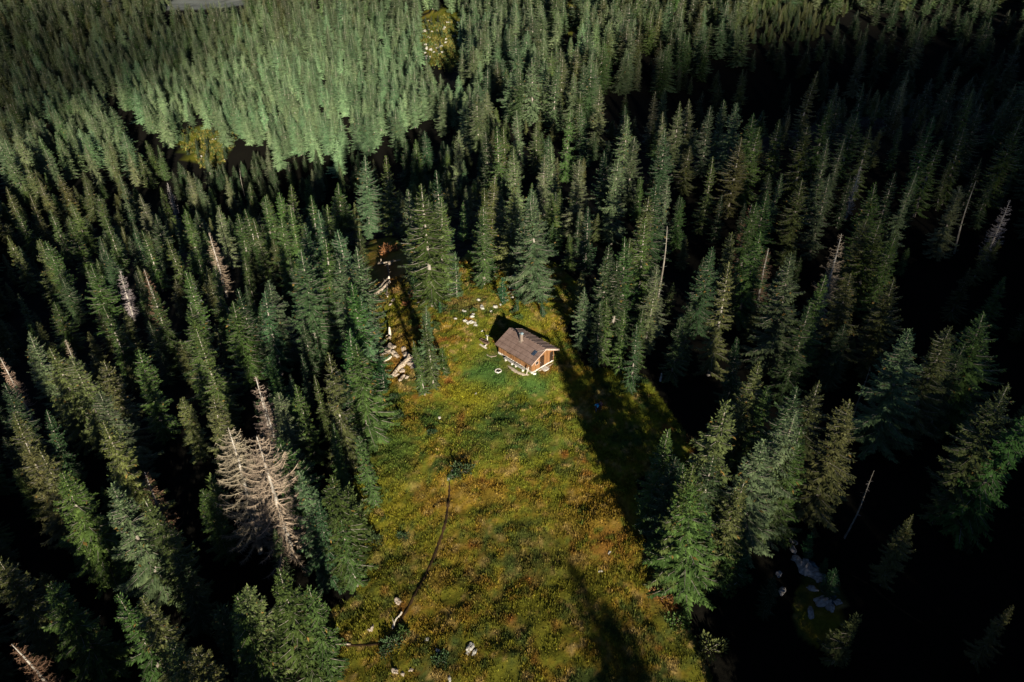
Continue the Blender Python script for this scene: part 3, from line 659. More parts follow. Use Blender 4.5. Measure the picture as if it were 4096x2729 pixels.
for i, t in enumerate(others):
    k = t['k']
    if k == 'y': j = i % 2; place_tree(t, i + 500, YNG[j], 'young_spruce', 'young tree', 'young spruces in the open', [6.0, 5.0][j])
    elif k == 'S': j = i % 2; place_tree(t, i + 500, BAR[j], 'dead_spruce', 'dead tree', 'dead spruces among the living ones', 17.0, ('twigs', 'trunk'))
    elif t['h'] == 21 and k == 'D' and abs(t['T'][1] - 985) < 6 and t['T'][0] < 620: place_tree(t, i + 500, BIGD[0 if t['T'][0] < 560 else 1], 'dead_spruce', 'dead tree', 'dead spruces among the living ones', 20.0, ('twigs', 'trunk'))
    else:
        j = i % 3; place_tree(t, i + 500, DED[j], 'dead_spruce', 'dead tree', 'dead spruces among the living ones', [19.0, 20.0, 18.0][j], ('twigs', 'trunk'))

# all further trees as one body of forest, instanced on points from the crown and trunk meshes of standing trees
def forest_stuff(name, pts, protos, nfar, label, color):
    co = np.array([[t['x'], t['y'], t['z'] - .15] for t in pts], np.float32)
    me = bpy.data.meshes.new(name); me.vertices.add(len(co)); me.vertices.foreach_set('co', co.ravel())
    rr = np.random.RandomState(5)
    dist = np.array([float(t['T'][2]) for t in pts]); pick = np.where((dist < 200) & (dist > 5), nfar + rr.randint(0, max(1, len(protos) - nfar), len(co)), rr.randint(0, nfar, len(co))).astype(np.int32)
    a = me.attributes.new('pick', 'INT', 'POINT'); a.data.foreach_set('value', pick)
    rot = np.stack([rr.normal(0, .02, len(co)), rr.normal(0, .02, len(co)), rr.uniform(0, 6.28, len(co))], 1).astype(np.float32)
    a = me.attributes.new('turn', 'FLOAT_VECTOR', 'POINT'); a.data.foreach_set('vector', rot.ravel())
    s = np.array([t['h'] / 22.0 for t in pts]); w = s * rr.uniform(.85, 1.35, len(s)) * np.array([t.get('wf', 1.0) for t in pts]) * np.where(np.array([t['y'] for t in pts]) > 200, 1.5, 1.15)
    scl = np.stack([w, w, s], 1).astype(np.float32)
    a = me.attributes.new('size', 'FLOAT_VECTOR', 'POINT'); a.data.foreach_set('vector', scl.ravel())
    sc_ = np.array([np.array(STANDC[t['k']]) * (1 - t.get('st', 0)) + np.array(STANDC['sunlit_hill']) * t.get('st', 0) for t in pts], np.float32) * rr.uniform(.62, 1.35, (len(pts), 1)).astype(np.float32)
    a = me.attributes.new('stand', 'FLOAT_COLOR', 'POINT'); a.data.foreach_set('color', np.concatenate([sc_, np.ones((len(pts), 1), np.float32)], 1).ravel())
    ob = link(name, me); tag(ob, label, 'forest', kind='stuff'); ob.color = (*color, 1)
    ng = bpy.data.node_groups.new(name + '_nodes', 'GeometryNodeTree')
    ng.interface.new_socket('Geometry', in_out='INPUT', socket_type='NodeSocketGeometry')
    ng.interface.new_socket('Geometry', in_out='OUTPUT', socket_type='NodeSocketGeometry')
    gi = ng.nodes.new('NodeGroupInput'); go = ng.nodes.new('NodeGroupOutput')
    jo = ng.nodes.new('GeometryNodeJoinGeometry')
    def attr(n, ty):
        q = ng.nodes.new('GeometryNodeInputNamedAttribute'); q.data_type = ty; q.inputs['Name'].default_value = n; return q
    ap = attr('pick', 'INT'); ar = attr('turn', 'FLOAT_VECTOR'); asz = attr('size', 'FLOAT_VECTOR')
    for k, e in enumerate(protos):
        ch = [o for o in e.children]
        j2 = ng.nodes.new('GeometryNodeJoinGeometry')
        for o in ch:
            oi = ng.nodes.new('GeometryNodeObjectInfo'); oi.inputs['Object'].default_value = o; oi.transform_space = 'ORIGINAL'
            ng.links.new(oi.outputs['Geometry'], j2.inputs[0])
        cmp_ = ng.nodes.new('FunctionNodeCompare'); cmp_.data_type = 'INT'; cmp_.operation = 'EQUAL'
        ng.links.new(ap.outputs['Attribute'], cmp_.inputs[2]); cmp_.inputs[3].default_value = k
        ip = ng.nodes.new('GeometryNodeInstanceOnPoints')
        ng.links.new(gi.outputs[0], ip.inputs['Points']); ng.links.new(cmp_.outputs[0], ip.inputs['Selection'])
        ng.links.new(j2.outputs[0], ip.inputs['Instance']); ng.links.new(ar.outputs['Attribute'], ip.inputs['Rotation']); ng.links.new(asz.outputs['Attribute'], ip.inputs['Scale'])
        ng.links.new(ip.outputs[0], jo.inputs[0])
    ng.links.new(jo.outputs[0], go.inputs[0])
    md = ob.modifiers.new('trees', 'NODES'); md.node_group = ng
    return ob
print('trees', len(indiv), 'rest', len(rest), 'others', len(others), 'low', sorted(low_objs))
if low_objs:
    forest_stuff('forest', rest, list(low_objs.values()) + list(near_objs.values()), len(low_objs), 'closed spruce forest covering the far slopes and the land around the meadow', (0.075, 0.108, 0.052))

# ------------------------------------------------------------------ cabin
class MB:
    """collects boxes, prisms and tubes into one mesh"""
    def __init__(s): s.v = []; s.f = []
    def add(s, v, f):
        o = len(s.v); s.v += [tuple(p) for p in v]; s.f += [tuple(i + o for i in q) for q in f]; return s
    def box(s, x0, x1, y0, y1, z0, z1, fn=None):
        v = [(x, y, z) for z in (z0, z1) for y in (y0, y1) for x in (x0, x1)]
        if fn: v = [fn(*p) for p in v]
        return s.add(v, [(0, 2, 3, 1), (4, 5, 7, 6), (0, 1, 5, 4), (1, 3, 7, 5), (3, 2, 6, 7), (2, 0, 4, 6)])
    def tube(s, pts, rad, sides=8, caps=True):
        v, f = tube([np.array(p, float) for p in pts], rad, sides)
        s.add(v, f); n = len(s.v)
        if caps: s.f.append(tuple(range(n - sides, n))); s.f.append(tuple(range(n - len(v), n - len(v) + sides))[::-1])
        return s
    def build(s, name, mat, parent=None, bevel=0.0, label=None, smooth=False):
        me = bpy.data.meshes.new(name); me.from_pydata(s.v, [], s.f); me.update()
        bm = bmesh.new(); bm.from_mesh(me); bmesh.ops.recalc_face_normals(bm, faces=bm.faces); bm.to_mesh(me); bm.free()
        if smooth: me.polygons.foreach_set('use_smooth', np.full(len(me.polygons), True))
        me.materials.append(mat)
        o = link(name, me, parent)
        if bevel:
            b = o.modifiers.new('bevel', 'BEVEL'); b.width = bevel; b.segments = 2; b.limit_method = 'ANGLE'
        if label: o['label'] = label
        return o

def board_mat(name, c1, c2, axis=0, w=0.16, dark=0.35):
    m, nt, b = new_mat(name, 0.75, 0.2)
    tc = N(nt, 'ShaderNodeTexCoord'); sx = N(nt, 'ShaderNodeSeparateXYZ'); nt.links.new(tc.outputs['Object'], sx.inputs[0])
    ad = N(nt, 'ShaderNodeMath', operation='ADD'); nt.links.new(sx.outputs[0], ad.inputs[0]); nt.links.new(sx.outputs[1], ad.inputs[1])
    dv = N(nt, 'ShaderNodeMath', operation='DIVIDE'); dv.inputs[1].default_value = w; nt.links.new(ad.outputs[0], dv.inputs[0])
    fl = N(nt, 'ShaderNodeMath', operation='FLOOR'); fr = N(nt, 'ShaderNodeMath', operation='FRACT'); nt.links.new(dv.outputs[0], fl.inputs[0]); nt.links.new(dv.outputs[0], fr.inputs[0])
    wnz = N(nt, 'ShaderNodeTexWhiteNoise', noise_dimensions='1D'); nt.links.new(fl.outputs[0], wnz.inputs['W'])
    nz = N(nt, 'ShaderNodeTexNoise'); nz.inputs['Scale'].default_value = 5; nz.inputs['Detail'].default_value = 6
    mp = N(nt, 'ShaderNodeMapping'); mp.inputs['Scale'].default_value = (3, 3, .35); nt.links.new(tc.outputs['Object'], mp.inputs[0]); nt.links.new(mp.outputs[0], nz.inputs['Vector'])
    av = N(nt, 'ShaderNodeMath', operation='ADD'); nt.links.new(wnz.outputs['Value'], av.inputs[0]); nt.links.new(nz.outputs[0], av.inputs[1])
    rp = N(nt, 'ShaderNodeValToRGB'); rp.color_ramp.elements[0].position = .3; rp.color_ramp.elements[1].position = .95
    hf = N(nt, 'ShaderNodeMath', operation='MULTIPLY'); hf.inputs[1].default_value = .6; nt.links.new(av.outputs[0], hf.inputs[0])
    rp.color_ramp.elements[0].color = (*c1, 1); rp.color_ramp.elements[1].color = (*c2, 1); nt.links.new(hf.outputs[0], rp.inputs[0])
    gt = N(nt, 'ShaderNodeMath', operation='LESS_THAN'); gt.inputs[1].default_value = 0.12; nt.links.new(fr.outputs[0], gt.inputs[0])
    mx = N(nt, 'ShaderNodeMix', data_type='RGBA', blend_type='MULTIPLY'); mx.inputs[7].default_value = (dark, dark, dark, 1)
    nt.links.new(gt.outputs[0], mx.inputs[0]); nt.links.new(rp.outputs[0], mx.inputs[6]); nt.links.new(mx.outputs[2], b.inputs['Base Color'])
    return m
M['boards'] = board_mat('orange_brown_boards', (0.20, 0.092, 0.035), (0.40, 0.20, 0.085))
M['roof'] = noise_mat('brown_roof_sheet', (0.175, 0.115, 0.092), (0.255, 0.175, 0.145), 1.2, 0.55, 6, spec=0.35)
M['seam'] = noise_mat('sunlit_roof_seam', (0.42, 0.30, 0.25), (0.55, 0.40, 0.35), 2, 0.45, spec=0.4)  # paler than the sheets: sun catching the seams is put into the colour
M['lap'] = noise_mat('dark_roof_lap', (0.03, 0.02, 0.018), (0.06, 0.04, 0.035), 2, 0.6)  # dark lines where the roof sheets overlap
M['trim'] = noise_mat('pale_larch_trim', (0.45, 0.30, 0.22), (0.70, 0.55, 0.45), 3, 0.7)
M['door'] = noise_mat('dark_brown_door', (0.020, 0.012, 0.008), (0.045, 0.028, 0.018), 3, 0.6)
M['plaster'] = noise_mat('whitewashed_stone', (0.45, 0.40, 0.33), (0.85, 0.80, 0.72), 2.2, 0.9, 8, bump=0.4)
M['chimney'] = noise_mat('rendered_chimney', (0.20, 0.15, 0.12), (0.34, 0.27, 0.22), 4, 0.9)
M['zinc'] = noise_mat('zinc_cap', (0.40, 0.55, 0.60), (0.60, 0.75, 0.80), 3, 0.35, metallic=0.5, spec=0.5)
M['solar'] = noise_mat('solar_cells', (0.004, 0.008, 0.02), (0.01, 0.02, 0.045), 6, 0.15, spec=0.6)
M['grid'] = noise_mat('solar_lines', (0.10, 0.16, 0.25), (0.18, 0.25, 0.35), 3, 0.4)
M['greywood'] = noise_mat('weathered_grey_boards', (0.30, 0.29, 0.27), (0.62, 0.60, 0.56), 2.5, 0.85, stretch=(.5, 3, 3))
M['palewood'] = noise_mat('pale_cut_wood', (0.50, 0.42, 0.33), (0.80, 0.72, 0.60), 3, 0.85)
M['bleached'] = noise_mat('bleached_log', (0.13, 0.085, 0.05), (0.60, 0.50, 0.39), 3.5, 0.9, 8, stretch=(1, 1, 1), bump=0.5)
M['darklog'] = noise_mat('dark_rotten_log', (0.05, 0.03, 0.02), (0.20, 0.13, 0.08), 3.0, 0.9, 8, bump=0.5)
M['ash'] = noise_mat('ash', (0.01, 0.01, 0.01), (0.06, 0.05, 0.05), 6, 0.95)
M['glass'] = noise_mat('window_glass', (0.02, 0.02, 0.022), (0.05, 0.045, 0.04), 2, 0.1, spec=0.6)
M['path'] = noise_mat('trodden_earth', (0.022, 0.013, 0.006), (0.065, 0.036, 0.014), 1.5, 0.95, 8)
M['gravel'] = noise_mat('pale_gravel', (0.30, 0.22, 0.15), (0.62, 0.52, 0.40), 5, 0.95, 8)

HX, HY = 2.41, 93.3
HUT_ANG = R(-46.0)
hut = empty('cabin', (HX, HY, 0), HUT_ANG)
tag(hut, 'timber cabin with brown metal roof and orange board walls standing in the sunny meadow', 'cabin')
LU = 4.18; VL, VR = -3.16, 3.16; WU = 3.82; WL, WR = -2.66, 2.15
ZR = 3.30; TANP = 0.485
def rz_(v): return ZR - abs(v) * TANP
# walls (gabled shell)
wl = MB()
def gable(u, thick):
    pts = [(WL, 0.0), (WR, 0.0), (WR, rz_(WR) - .09), (0, ZR - .09), (WL, rz_(WL) - .09)]
    v = [(u, y, z) for y, z in pts] + [(u + thick, y, z) for y, z in pts]
    n = 5
    f = [tuple(range(n)), tuple(range(n, 2 * n))[::-1]] + [(i, (i + 1) % n, (i + 1) % n + n, i + n) for i in range(n)]
    wl.add(v, f)
gable(WU - .12, .12); gable(-WU, .12)
wl.box(-WU + .12, WU - .12, WL, WL + .12, 0, rz_(WL) - .12)
wl.box(-WU + .12, WU - .12, WR - .12, WR, 0, rz_(WR) - .12)
w_ob = wl.build('wall', M['boards'], hut)
fb = MB()
rr_ = random.Random(4)
for i in range(30):   # low whitewashed footing, slightly uneven blocks
    u0 = -WU - .06 + i * (2 * WU + .12) / 30
    fb.box(u0, u0 + (2 * WU + .12) / 30 - .004, WL - rr_.uniform(.05, .14), WL - .003, -.35, rr_.uniform(.14, .26))
for i in range(18):
    v0 = WL + i * (WR - WL) / 18
    fb.box(WU + .003, WU + rr_.uniform(.04, .10), v0, v0 + (WR - WL) / 18 - .004, -.35, rr_.uniform(.05, .16))
fb.build('foundation', M['plaster'], hut)
# roof slopes with standing seams
def slope(sgn, vend):
    def fn(u, a, h):  # a: distance from ridge (horizontal), h above slope
        return (u, sgn * a, ZR - a * TANP + h)
    m = MB(); m.box(-LU, LU, 0.0 if sgn > 0 else 0.003, abs(vend), -.07, 0, fn)
    return m, fn
mL, fL = slope(-1, VL); roofL = mL.build('roof', M['roof'], hut, label='brown sheet roof slope facing the fire ring')
mR, fR = slope(1, VR); roofR = mR.build('roof', M['roof'], hut, label='shaded roof slope facing the wood')
sm = MB(); nse = 14
for i in range(nse + 1):
    u = -LU + .02 + i * (2 * LU - .06) / nse
    sm.box(u, u + .025, .04, 3.15, .003, .03, fL)
sm.build('seam', M['roof'], roofL)
sm = MB()
for i in range(nse + 1):
    u = -LU + .02 + i * (2 * LU - .07) / nse
    sm.box(u, u + .045, .05, 3.19, .003, .12, fR)
sm.build('seam', M['seam'], roofR)
lp = MB()
for a in (.8, 1.6, 2.4):
    for i in range(nse):
        u = -LU + .06 + i * (2 * LU - .06) / nse
        lp.box(u + rr_.uniform(0, .05), u + (2 * LU) / nse - .06, a, a + .035, .002, .012, fL)
lp.build('sheet_lap', M['lap'], roofL)
rd = MB(); rd.tube([(-LU, 0, ZR + .02), (LU, 0, ZR + .02)], [.07, .07], 8); rd.build('ridge_cap', M['roof'], hut)
gt_ = MB(); gt_.tube([(-LU, VL - .06, rz_(VL) - .08), (LU, VL - .06, rz_(VL) - .08)], [.06, .06], 8); gt_.build('gutter', M['darklog'], hut)
tb = MB(); tb.box(LU + .003, LU + .035, 0.0, 3.2, -.20, .03, fR); tb.box(LU + .003, LU + .035, 0.004, 3.18, -.16, .03, fL)
tb.build('barge_board', M['trim'], hut)
# downpipe at the near corner
dp = MB(); dp.tube([(3.35, VL - .06, rz_(VL) - .1), (3.38, VL + .1, rz_(VL) - .35), (3.5, WL - .08, 1.2), (3.5, WL - .08, .15), (3.62, WL - .35, .02)], [.05] * 5, 8); dp.build('downpipe', M['darklog'], hut)
# chimney
ch = MB(); ch.box(-.72, -.38, -.95, -.60, rz_(-.78) - .3, ZR + .95); cho = ch.build('chimney', M['chimney'], hut, .01)
cb = MB(); cb.box(-.86, -.24, -1.10, -.50, rz_(-.78) - .3, rz_(-.5) + .02, lambda u, v, z: (u, v, z if z < 2.8 else rz_(v) + .05)); cb.build('flashing', M['chimney'], cho)
cc = MB()
arc = [(-.55 + .30 * math.cos(t), ZR + 1.0 + .20 * math.sin(t)) for t in np.linspace(0, math.pi, 9)]
vv = [(x, -1.0, z) for x, z in arc] + [(x, -.52, z) for x, z in arc] + [(x * .92 - .045, -1.0, z - .02) for x, z in arc] + [(x * .92 - .045, -.52, z - .02) for x, z in arc]
ff = []
for i in range(8): ff += [(i, i + 1, i + 10, i + 9), (i + 18, i + 27, i + 28, i + 19), (i, i + 18, i + 19, i + 1), (i + 9, i + 10, i + 28, i + 27)]
cc.add(vv, ff)
for (a, b) in ((-.70, -.93), (-.40, -.93), (-.70, -.62), (-.40, -.62)): cc.box(a - .012, a + .012, b - .012, b + .012, ZR + .95, ZR + 1.12)
cc.build('cap', M['zinc'], cho)
# solar panel with cable
sp_ = MB(); sp_.box(2.72, 3.32, 1.0, 1.82, .05, .09, fL); spo = sp_.build('solar_panel', M['solar'], hut)
sg = MB()
for i in range(7): sg.box(2.72 + i * .098, 2.728 + i * .098, 1.0, 1.82, .091, .094, fL)
for i in range(7): sg.box(2.72, 3.32, 1.0 + i * .135, 1.01 + i * .135, .0945, .097, fL)
sg.build('cell_grid', M['grid'], spo)
cw = MB(); cw.tube([fL(3.3, .95, .08), fL(3.5, .8, .06), fL(3.9, .5, .07), fL(4.15, .1, .06), fR(4.15, .3, .07)], [.018] * 5, 5); cw.build('cable', M['palewood'], spo)
# gable side: shuttered window, two dark doors, corner boards
U = WU
def door(v0, v1, h, rungs):
    d = MB(); d.box(U + .004, U + .05, v0, v1, .12, h); do = d.build('door', M['door'], hut)
    if rungs:
        r_ = MB()
        for k in range(5): r_.box(U + .053, U + .075, v0 + .06, v1 - .06, .35 + k * .34, .37 + k * .34)
        r_.build('ledge', M['boards'], do)
    hn = MB(); hn.box(U + .055, U + .10, v1 - .10 if not rungs else v0 + .06, v1 - .06 if not rungs else v0 + .10, 1.0, 1.14); hn.build('handle', M['zinc'], do)
    fr_ = MB()
    fr_.box(U + .003, U + .07, v0 - .07, v0 - .002, .1, h + .07); fr_.box(U + .003, U + .07, v1 + .002, v1 + .07, .1, h + .07); fr_.box(U + .003, U + .068, v0, v1, h + .003, h + .07)
    fr_.build('frame', M['boards'], do)
door(-1.0, -.05, 2.15, True)
door(1.25, 2.02, 1.95, False)
wf = MB()
for (a, b, c, d) in ((-2.0, -1.25, 1.0, 1.06), (-2.0, -1.25, 1.56, 1.62), (-2.0, -1.94, 1.062, 1.558), (-1.31, -1.25, 1.062, 1.558)): wf.box(U + .003, U + .06, a, b, c, d)
wo = wf.build('window', M['trim'], hut)
sh_ = MB(); sh_.box(U + .004, U + .035, -1.93, -1.32, 1.065, 1.555); sh_.build('pane', M['glass'], wo)
wf = MB(); wf.box(-1.9, -1.1, WL - .05, WL - .003, .95, 1.5); w2 = wf.build('window', M['door'], hut, label='small dark window in the long wall')
for v_ in (WL, WR):
    c_ = MB(); c_.box(U + .002, U + .03, v_ - .03 if v_ < 0 else v_ - .10, v_ + .10 if v_ < 0 else v_ + .03, .0, rz_(v_) - .14); c_.build('corner_board', M['boards'], hut)
# rafters' ends under the long eave
rf = MB()
for i in range(12):
    u = -LU + .3 + i * .7
    rf.box(u, u + .09, 2.62, 3.10, -.19, -.073, fL)
rf.build('rafter', M['boards'], hut)

def hut_pt(u, v, z=0.0):
    c, s_ = math.cos(HUT_ANG), math.sin(HUT_ANG)
    x, y = HX + u * c - v * s_, HY + u * s_ + v * c
    return Vector((x, y, ground(x, y) + z))
def stone_mesh(seed, sx, sy, sz, mat, sub=2, amp=.3):
    bm = bmesh.new(); bmesh.ops.create_icosphere(bm, subdivisions=sub, radius=1.0)
    rs = random.Random(seed); o = [rs.uniform(0, 50) for _ in range(3)]
    from mathutils import noise
    for v in bm.verts:
        n = noise.noise(v.co * 1.3 + Vector(o)); n2 = noise.noise(v.co * 3.1 + Vector(o))
        c = v.co * (1 + amp * n * 1.6 + amp * .5 * n2)
        v.co = Vector((c.x * sx, c.y * sy, max(c.z, -.45) * sz))
    me = bpy.data.meshes.new('rock'); bm.to_mesh(me); bm.free(); me.materials.append(mat); return me
# benches, slab, paving
for k, (u0, u1) in enumerate(((-1.75, .45), (.60, 2.85))):
    p = hut_pt((u0 + u1) / 2, -3.38)
    b_ = empty('bench', p, HUT_ANG + R(2 * k - 1)); L2 = (u1 - u0) / 2
    tag(b_, ['weathered grey plank bench by the cabin long wall, the farther of two', 'weathered grey plank bench by the cabin long wall, nearer the corner'][k], 'bench', 'benches along the cabin wall')
    m_ = MB()
    m_.box(-L2, L2, -.19, -.01, .42, .47); m_.box(-L2 + .02, L2 - .02, .01, .19, .42, .468); m_.build('seat', M['greywood'], b_, .006)
    for sx in (-1, 1):
        l_ = MB(); l_.box(sx * (L2 - .35) - .09, sx * (L2 - .35) + .09, -.16, .16, -.1, .417); l_.build('leg', M['plaster'], b_, .01)
slab = MB(); slab.add([(-.42, -.5, 0), (.42, -.62, 0), (.55, .1, 0), (.38, .6, 0), (-.42, .5, 0), (-.42, -.5, .13), (.42, -.62, .11), (.55, .1, .12), (.38, .6, .12), (-.42, .5, .13)],
    [(0, 1, 2, 3, 4), (9, 8, 7, 6, 5)] + [(i, (i + 1) % 5, (i + 1) % 5 + 5, i + 5) for i in range(5)])
so = slab.build('doorstep', M['plaster'], None, .02); so.location = hut_pt(WU + .62, -.35); so.rotation_euler = (0, 0, HUT_ANG)
tag(so, 'flat white stone slab laid before the cabin gable door', 'doorstep')
cs = link('corner_stone', stone_mesh(5, .34, .26, .20, M['plaster'])); cs.location = hut_pt(WU + .28, WL + .25); tag(cs, 'white stone lying at the near corner of the cabin', 'stone')
def sheet(name, pts, width, mat, zoff=.03, kind='structure', wob=0.0):
    """a ribbon of ground following the points, laid just over the terrain"""
    pts = [np.array(p[:2], float) for p in pts]; fine = []
    for i in range(len(pts) - 1):
        n = max(2, int(np.linalg.norm(pts[i + 1] - pts[i]) / .25))
        for k in range(n): fine.append(pts[i] + (pts[i + 1] - pts[i]) * k / n)
    fine.append(pts[-1])
    fine = np.array(fine)
    for _ in range(6): fine[1:-1] = (fine[:-2] + fine[1:-1] * 2 + fine[2:]) / 4
    V = []; F = []; rs = random.Random(len(fine))
    for i, p in enumerate(fine):
        d = fine[min(i + 1, len(fine) - 1)] - fine[max(i - 1, 0)]; d /= np.linalg.norm(d) + 1e-9; nrm = np.array([-d[1], d[0]])
        w = width * (1 + rs.uniform(-wob, wob)) * (min(1, (i + .5) / 4, (len(fine) - i - .5) / 4))
        for q in (-1, -.35, .35, 1):
            a = p + nrm * w * .5 * q; V.append((a[0], a[1], ground(a[0], a[1]) + (zoff if abs(q) < 1 else -.02)))
    for i in range(len(fine) - 1):
        for k in range(3): a = i * 4 + k; F.append((a, a + 1, a + 5, a + 4))
    me = np_mesh(name, V, F, [mat], smooth=True); o = link(name, me)
    if kind: tag(o, kind=kind)
    return o
sheet('gravel_strip', [hut_pt(-.3, -4.0), hut_pt(.8, -4.15), hut_pt(2.0, -4.15), hut_pt(3.0, -3.9), hut_pt(3.7, -3.2)], .75, M['gravel'], .05, wob=.35)
sheet('gravel_strip', [hut_pt(-3.6, -3.3), hut_pt(-3.9, -3.9), hut_pt(-4.6, -4.2), hut_pt(-5.2, -4.1)], .6, M['gravel'], .04, wob=.5)
sheet('gravel_strip', [hut_pt(4.1, -1.6), hut_pt(4.3, 0.3), hut_pt(4.3, 1.6)], .45, M['gravel'], .04, wob=.5)
# leaning board at the corner
lb = MB(); lb.box(-.09, .09, -.02, .02, 0, 1.5); lo = lb.build('plank', M['palewood'], None, .005); lo.location = hut_pt(3.35, -3.45, -.03); lo.rotation_euler = (R(-8), R(10), HUT_ANG)
tag(lo, 'pale upright plank leaning near the cabin corner by the downpipe', 'plank')
# fire ring
fp = at(1145, 853); f_ = empty('fire_ring', fp); tag(f_, 'round ring of white stones with black ash in the lawn', 'fire ring')
rs = random.Random(8)
for i in range(13):
    a = i * 2 * math.pi / 13 + rs.uniform(-.08, .08); r_ = .47
    st_ = link('stone', stone_mesh(60 + i, rs.uniform(.12, .17), rs.uniform(.10, .13), rs.uniform(.10, .15), M['plaster']), f_); st_.location = (r_ * math.cos(a), r_ * math.sin(a), .05); st_.rotation_euler = (0, 0, a + math.pi / 2)
am = MB(); am.add([(.38 * math.cos(t), .38 * math.sin(t), .03 + .03 * math.sin(5 * t)) for t in np.linspace(0, 6.283, 17)[:-1]] + [(0, 0, .10)], [(i, (i + 1) % 16, 16) for i in range(16)]); am.build('ash', M['ash'], f_)
for i in range(3):
    cm_ = MB(); a = i * 1.1 + .3; cm_.tube([(-.22 * math.cos(a), -.22 * math.sin(a), .1), (.2 * math.cos(a), .2 * math.sin(a), .16)], [.035, .03], 6); cm_.build('charred_log', M['ash'], f_)
# water trough with its spout post, and the board in front
tp = at(1113, 788); t_ = empty('water_trough', tp, HUT_ANG + R(8)); tag(t_, 'dark hollowed log trough with a pale spout post left of the cabin', 'trough')
tm_ = MB()
tm_.box(-.85, .85, -.22, .22, .12, .2); tm_.box(-.85, .85, -.26, -.20, .12, .5); tm_.box(-.85, .85, .20, .26, .12, .5); tm_.box(-.9, -.80, -.26, .26, .12, .48); tm_.box(.80, .9, -.26, .26, .12, .48)
tm_.build('basin', M['darklog'], t_, .02)
for u in (-.6, .6):
    q = MB(); q.box(u - .1, u + .1, -.28, .28, -.1, .118); q.build('support', M['palewood'], t_, .01)
ps = MB(); ps.tube([(.25, .5, -.1), (.25, .5, 1.25)], [.09, .08], 8); ps.build('post', M['palewood'], t_)
ps = MB(); ps.box(.02, .48, .36, .64, 1.252, 1.31); ps.build('post_cap', M['greywood'], t_)
ps = MB(); ps.tube([(.25, .45, .85), (.25, .05, .80)], [.025, .022], 6); ps.build('spout', M['zinc'], t_)
for k, (x_, y_) in enumerate(((-.7, .1), (.75, -.15))):
    q = link('stone', stone_mesh(90 + k, .16, .13, .14, M['plaster']), t_); q.location = (x_, y_ * 4, .05)
bd = MB(); bd.box(-.8, .8, -.17, .17, .02, .08); bo = bd.build('plank', M['palewood'], None, .01); bo.location = at(1110, 797, .0) + Vector((0, 0, .05)); bo.rotation_euler = (R(4), R(5), HUT_ANG + R(4)); tag(bo, 'pale plank lying on the grass in front of the trough', 'plank')

# ------------------------------------------------------------------ footpaths
def TP(l): return [at(a, b) for a, b in l]
sheet('footpath', TP([(1033, 1105), (1031, 1150), (1024, 1200), (1010, 1245), (990, 1295), (965, 1345), (940, 1392), (925, 1420), (903, 1448)]), .40, M['path'], .07, wob=.5)
sheet('footpath', TP([(900, 1452), (885, 1475), (850, 1482), (800, 1484), (755, 1490)]), .32, M['path'], .05, wob=.3)
sheet('footpath', TP([(1950, 1320), (1985, 1335), (2030, 1372), (2080, 1408), (2125, 1435)]), .3, M['path'], .08, wob=.3)
# stream glimpsed between the creek rocks
sheet('stream', TP([(1845, 1280), (1875, 1305), (1897, 1330), (1900, 1350), (1915, 1390)]), 1.2, noise_mat('stream_water', (0.01, 0.05, 0.07), (0.02, 0.10, 0.13), 2, 0.12, spec=.6), .06, wob=.3)

# ------------------------------------------------------------------ rocks
NEAR_ROCKS = [(1068,738,.5),(1075,742,.45),(1084,741,.55),(1090,742,.35),(1138,706,.6),(1108,708,.5),(1177,685,.45),(1175,663,.6),(1183,664,.45),(1207,666,.7),(1198,663,.5),(1067,716,.4),(1108,761,.3),(1080,1489,1.0),(1090,1500,.6),(981,1469,.5),(1005,1496,.5),(908,1543,.7),(925,1549,.5),(945,1540,.4),(1033,1560,.5),(1400,1270,.4),(1380,1313,.35),(915,1383,.9),(1031,1100,.3),(1040,1083,.25),(855,1443,.6),(848,1448,.4),(1212,588,.4),
 (899,797,.8),(896,809,.9),(905,812,.7),(880,815,.5),(928,803,.6),(935,818,.7),(940,825,.6),(946,838,.7),(1088,722,.3),(1010,960,.3),(1094,905,.25),(1250,688,.3),(893,800,.8),(888,806,.6),(905,800,.6),(911,818,.7),(931,812,.5),(947,829,.6),(950,845,.5),(925,852,.6),(912,862,.5),(936,868,.4),(905,690,.5),(898,700,.4),(873,655,.4),(950,668,.5),(942,675,.4),(1085,728,.4),(1093,748,.4),(1190,652,.5),(1215,672,.5),(1150,700,.3),(1128,716,.35),(1047,733,.35),(1100,690,.4),(1166,690,.3)]
used = {}
WHERE = [('timber cabin',1210,800),('fire ring',1145,853),('broken rotten logs',915,830),('trail foot',905,1450),('lone bottom boulder',1080,1489),('rocky slope above the cabin',1100,710),('stones below the big spruces',1190,665),('right meadow edge',1400,1290),('lower left meadow rocks',930,1545),('small dwarf pine',1045,1090)]
rock_items = []
for i, (a, b, r_) in enumerate(NEAR_ROCKS): rock_items.append((a, b, r_ * (.6 if b > 1250 else 1.0), 'rock', M['rock'] if a > 960 else M['brown_rock']))
for (a, b, r_) in [(1823,1246,.7),(1822,1266,.8),(1830,1286,.8),(1838,1300,1.1),(1850,1305,1.3),(1858,1312,1.2),(1866,1318,1.2),(1876,1326,1.1),(1886,1332,.8),(1797,1359,.8),(1893,1384,1.2),(1907,1396,.9),(1900,1390,.8),(1865,1353,.7),(1790,1320,.6),(1862,1408,.8),(1925,1385,.6)]: rock_items.append((a, b, r_, 'creek_rock', M['creek_rock']))
rs = random.Random(12)
for i in range(34):
    a, b = rs.uniform(975, 1060), rs.uniform(48, 138); rock_items.append((a, b, rs.uniform(.8, 1.7), 'far_rock', M['rock']))
for i in range(8): rock_items.append((rs.uniform(435, 520), rs.uniform(305, 375), rs.uniform(.6, 1.1), 'far_rock', M['rock']))
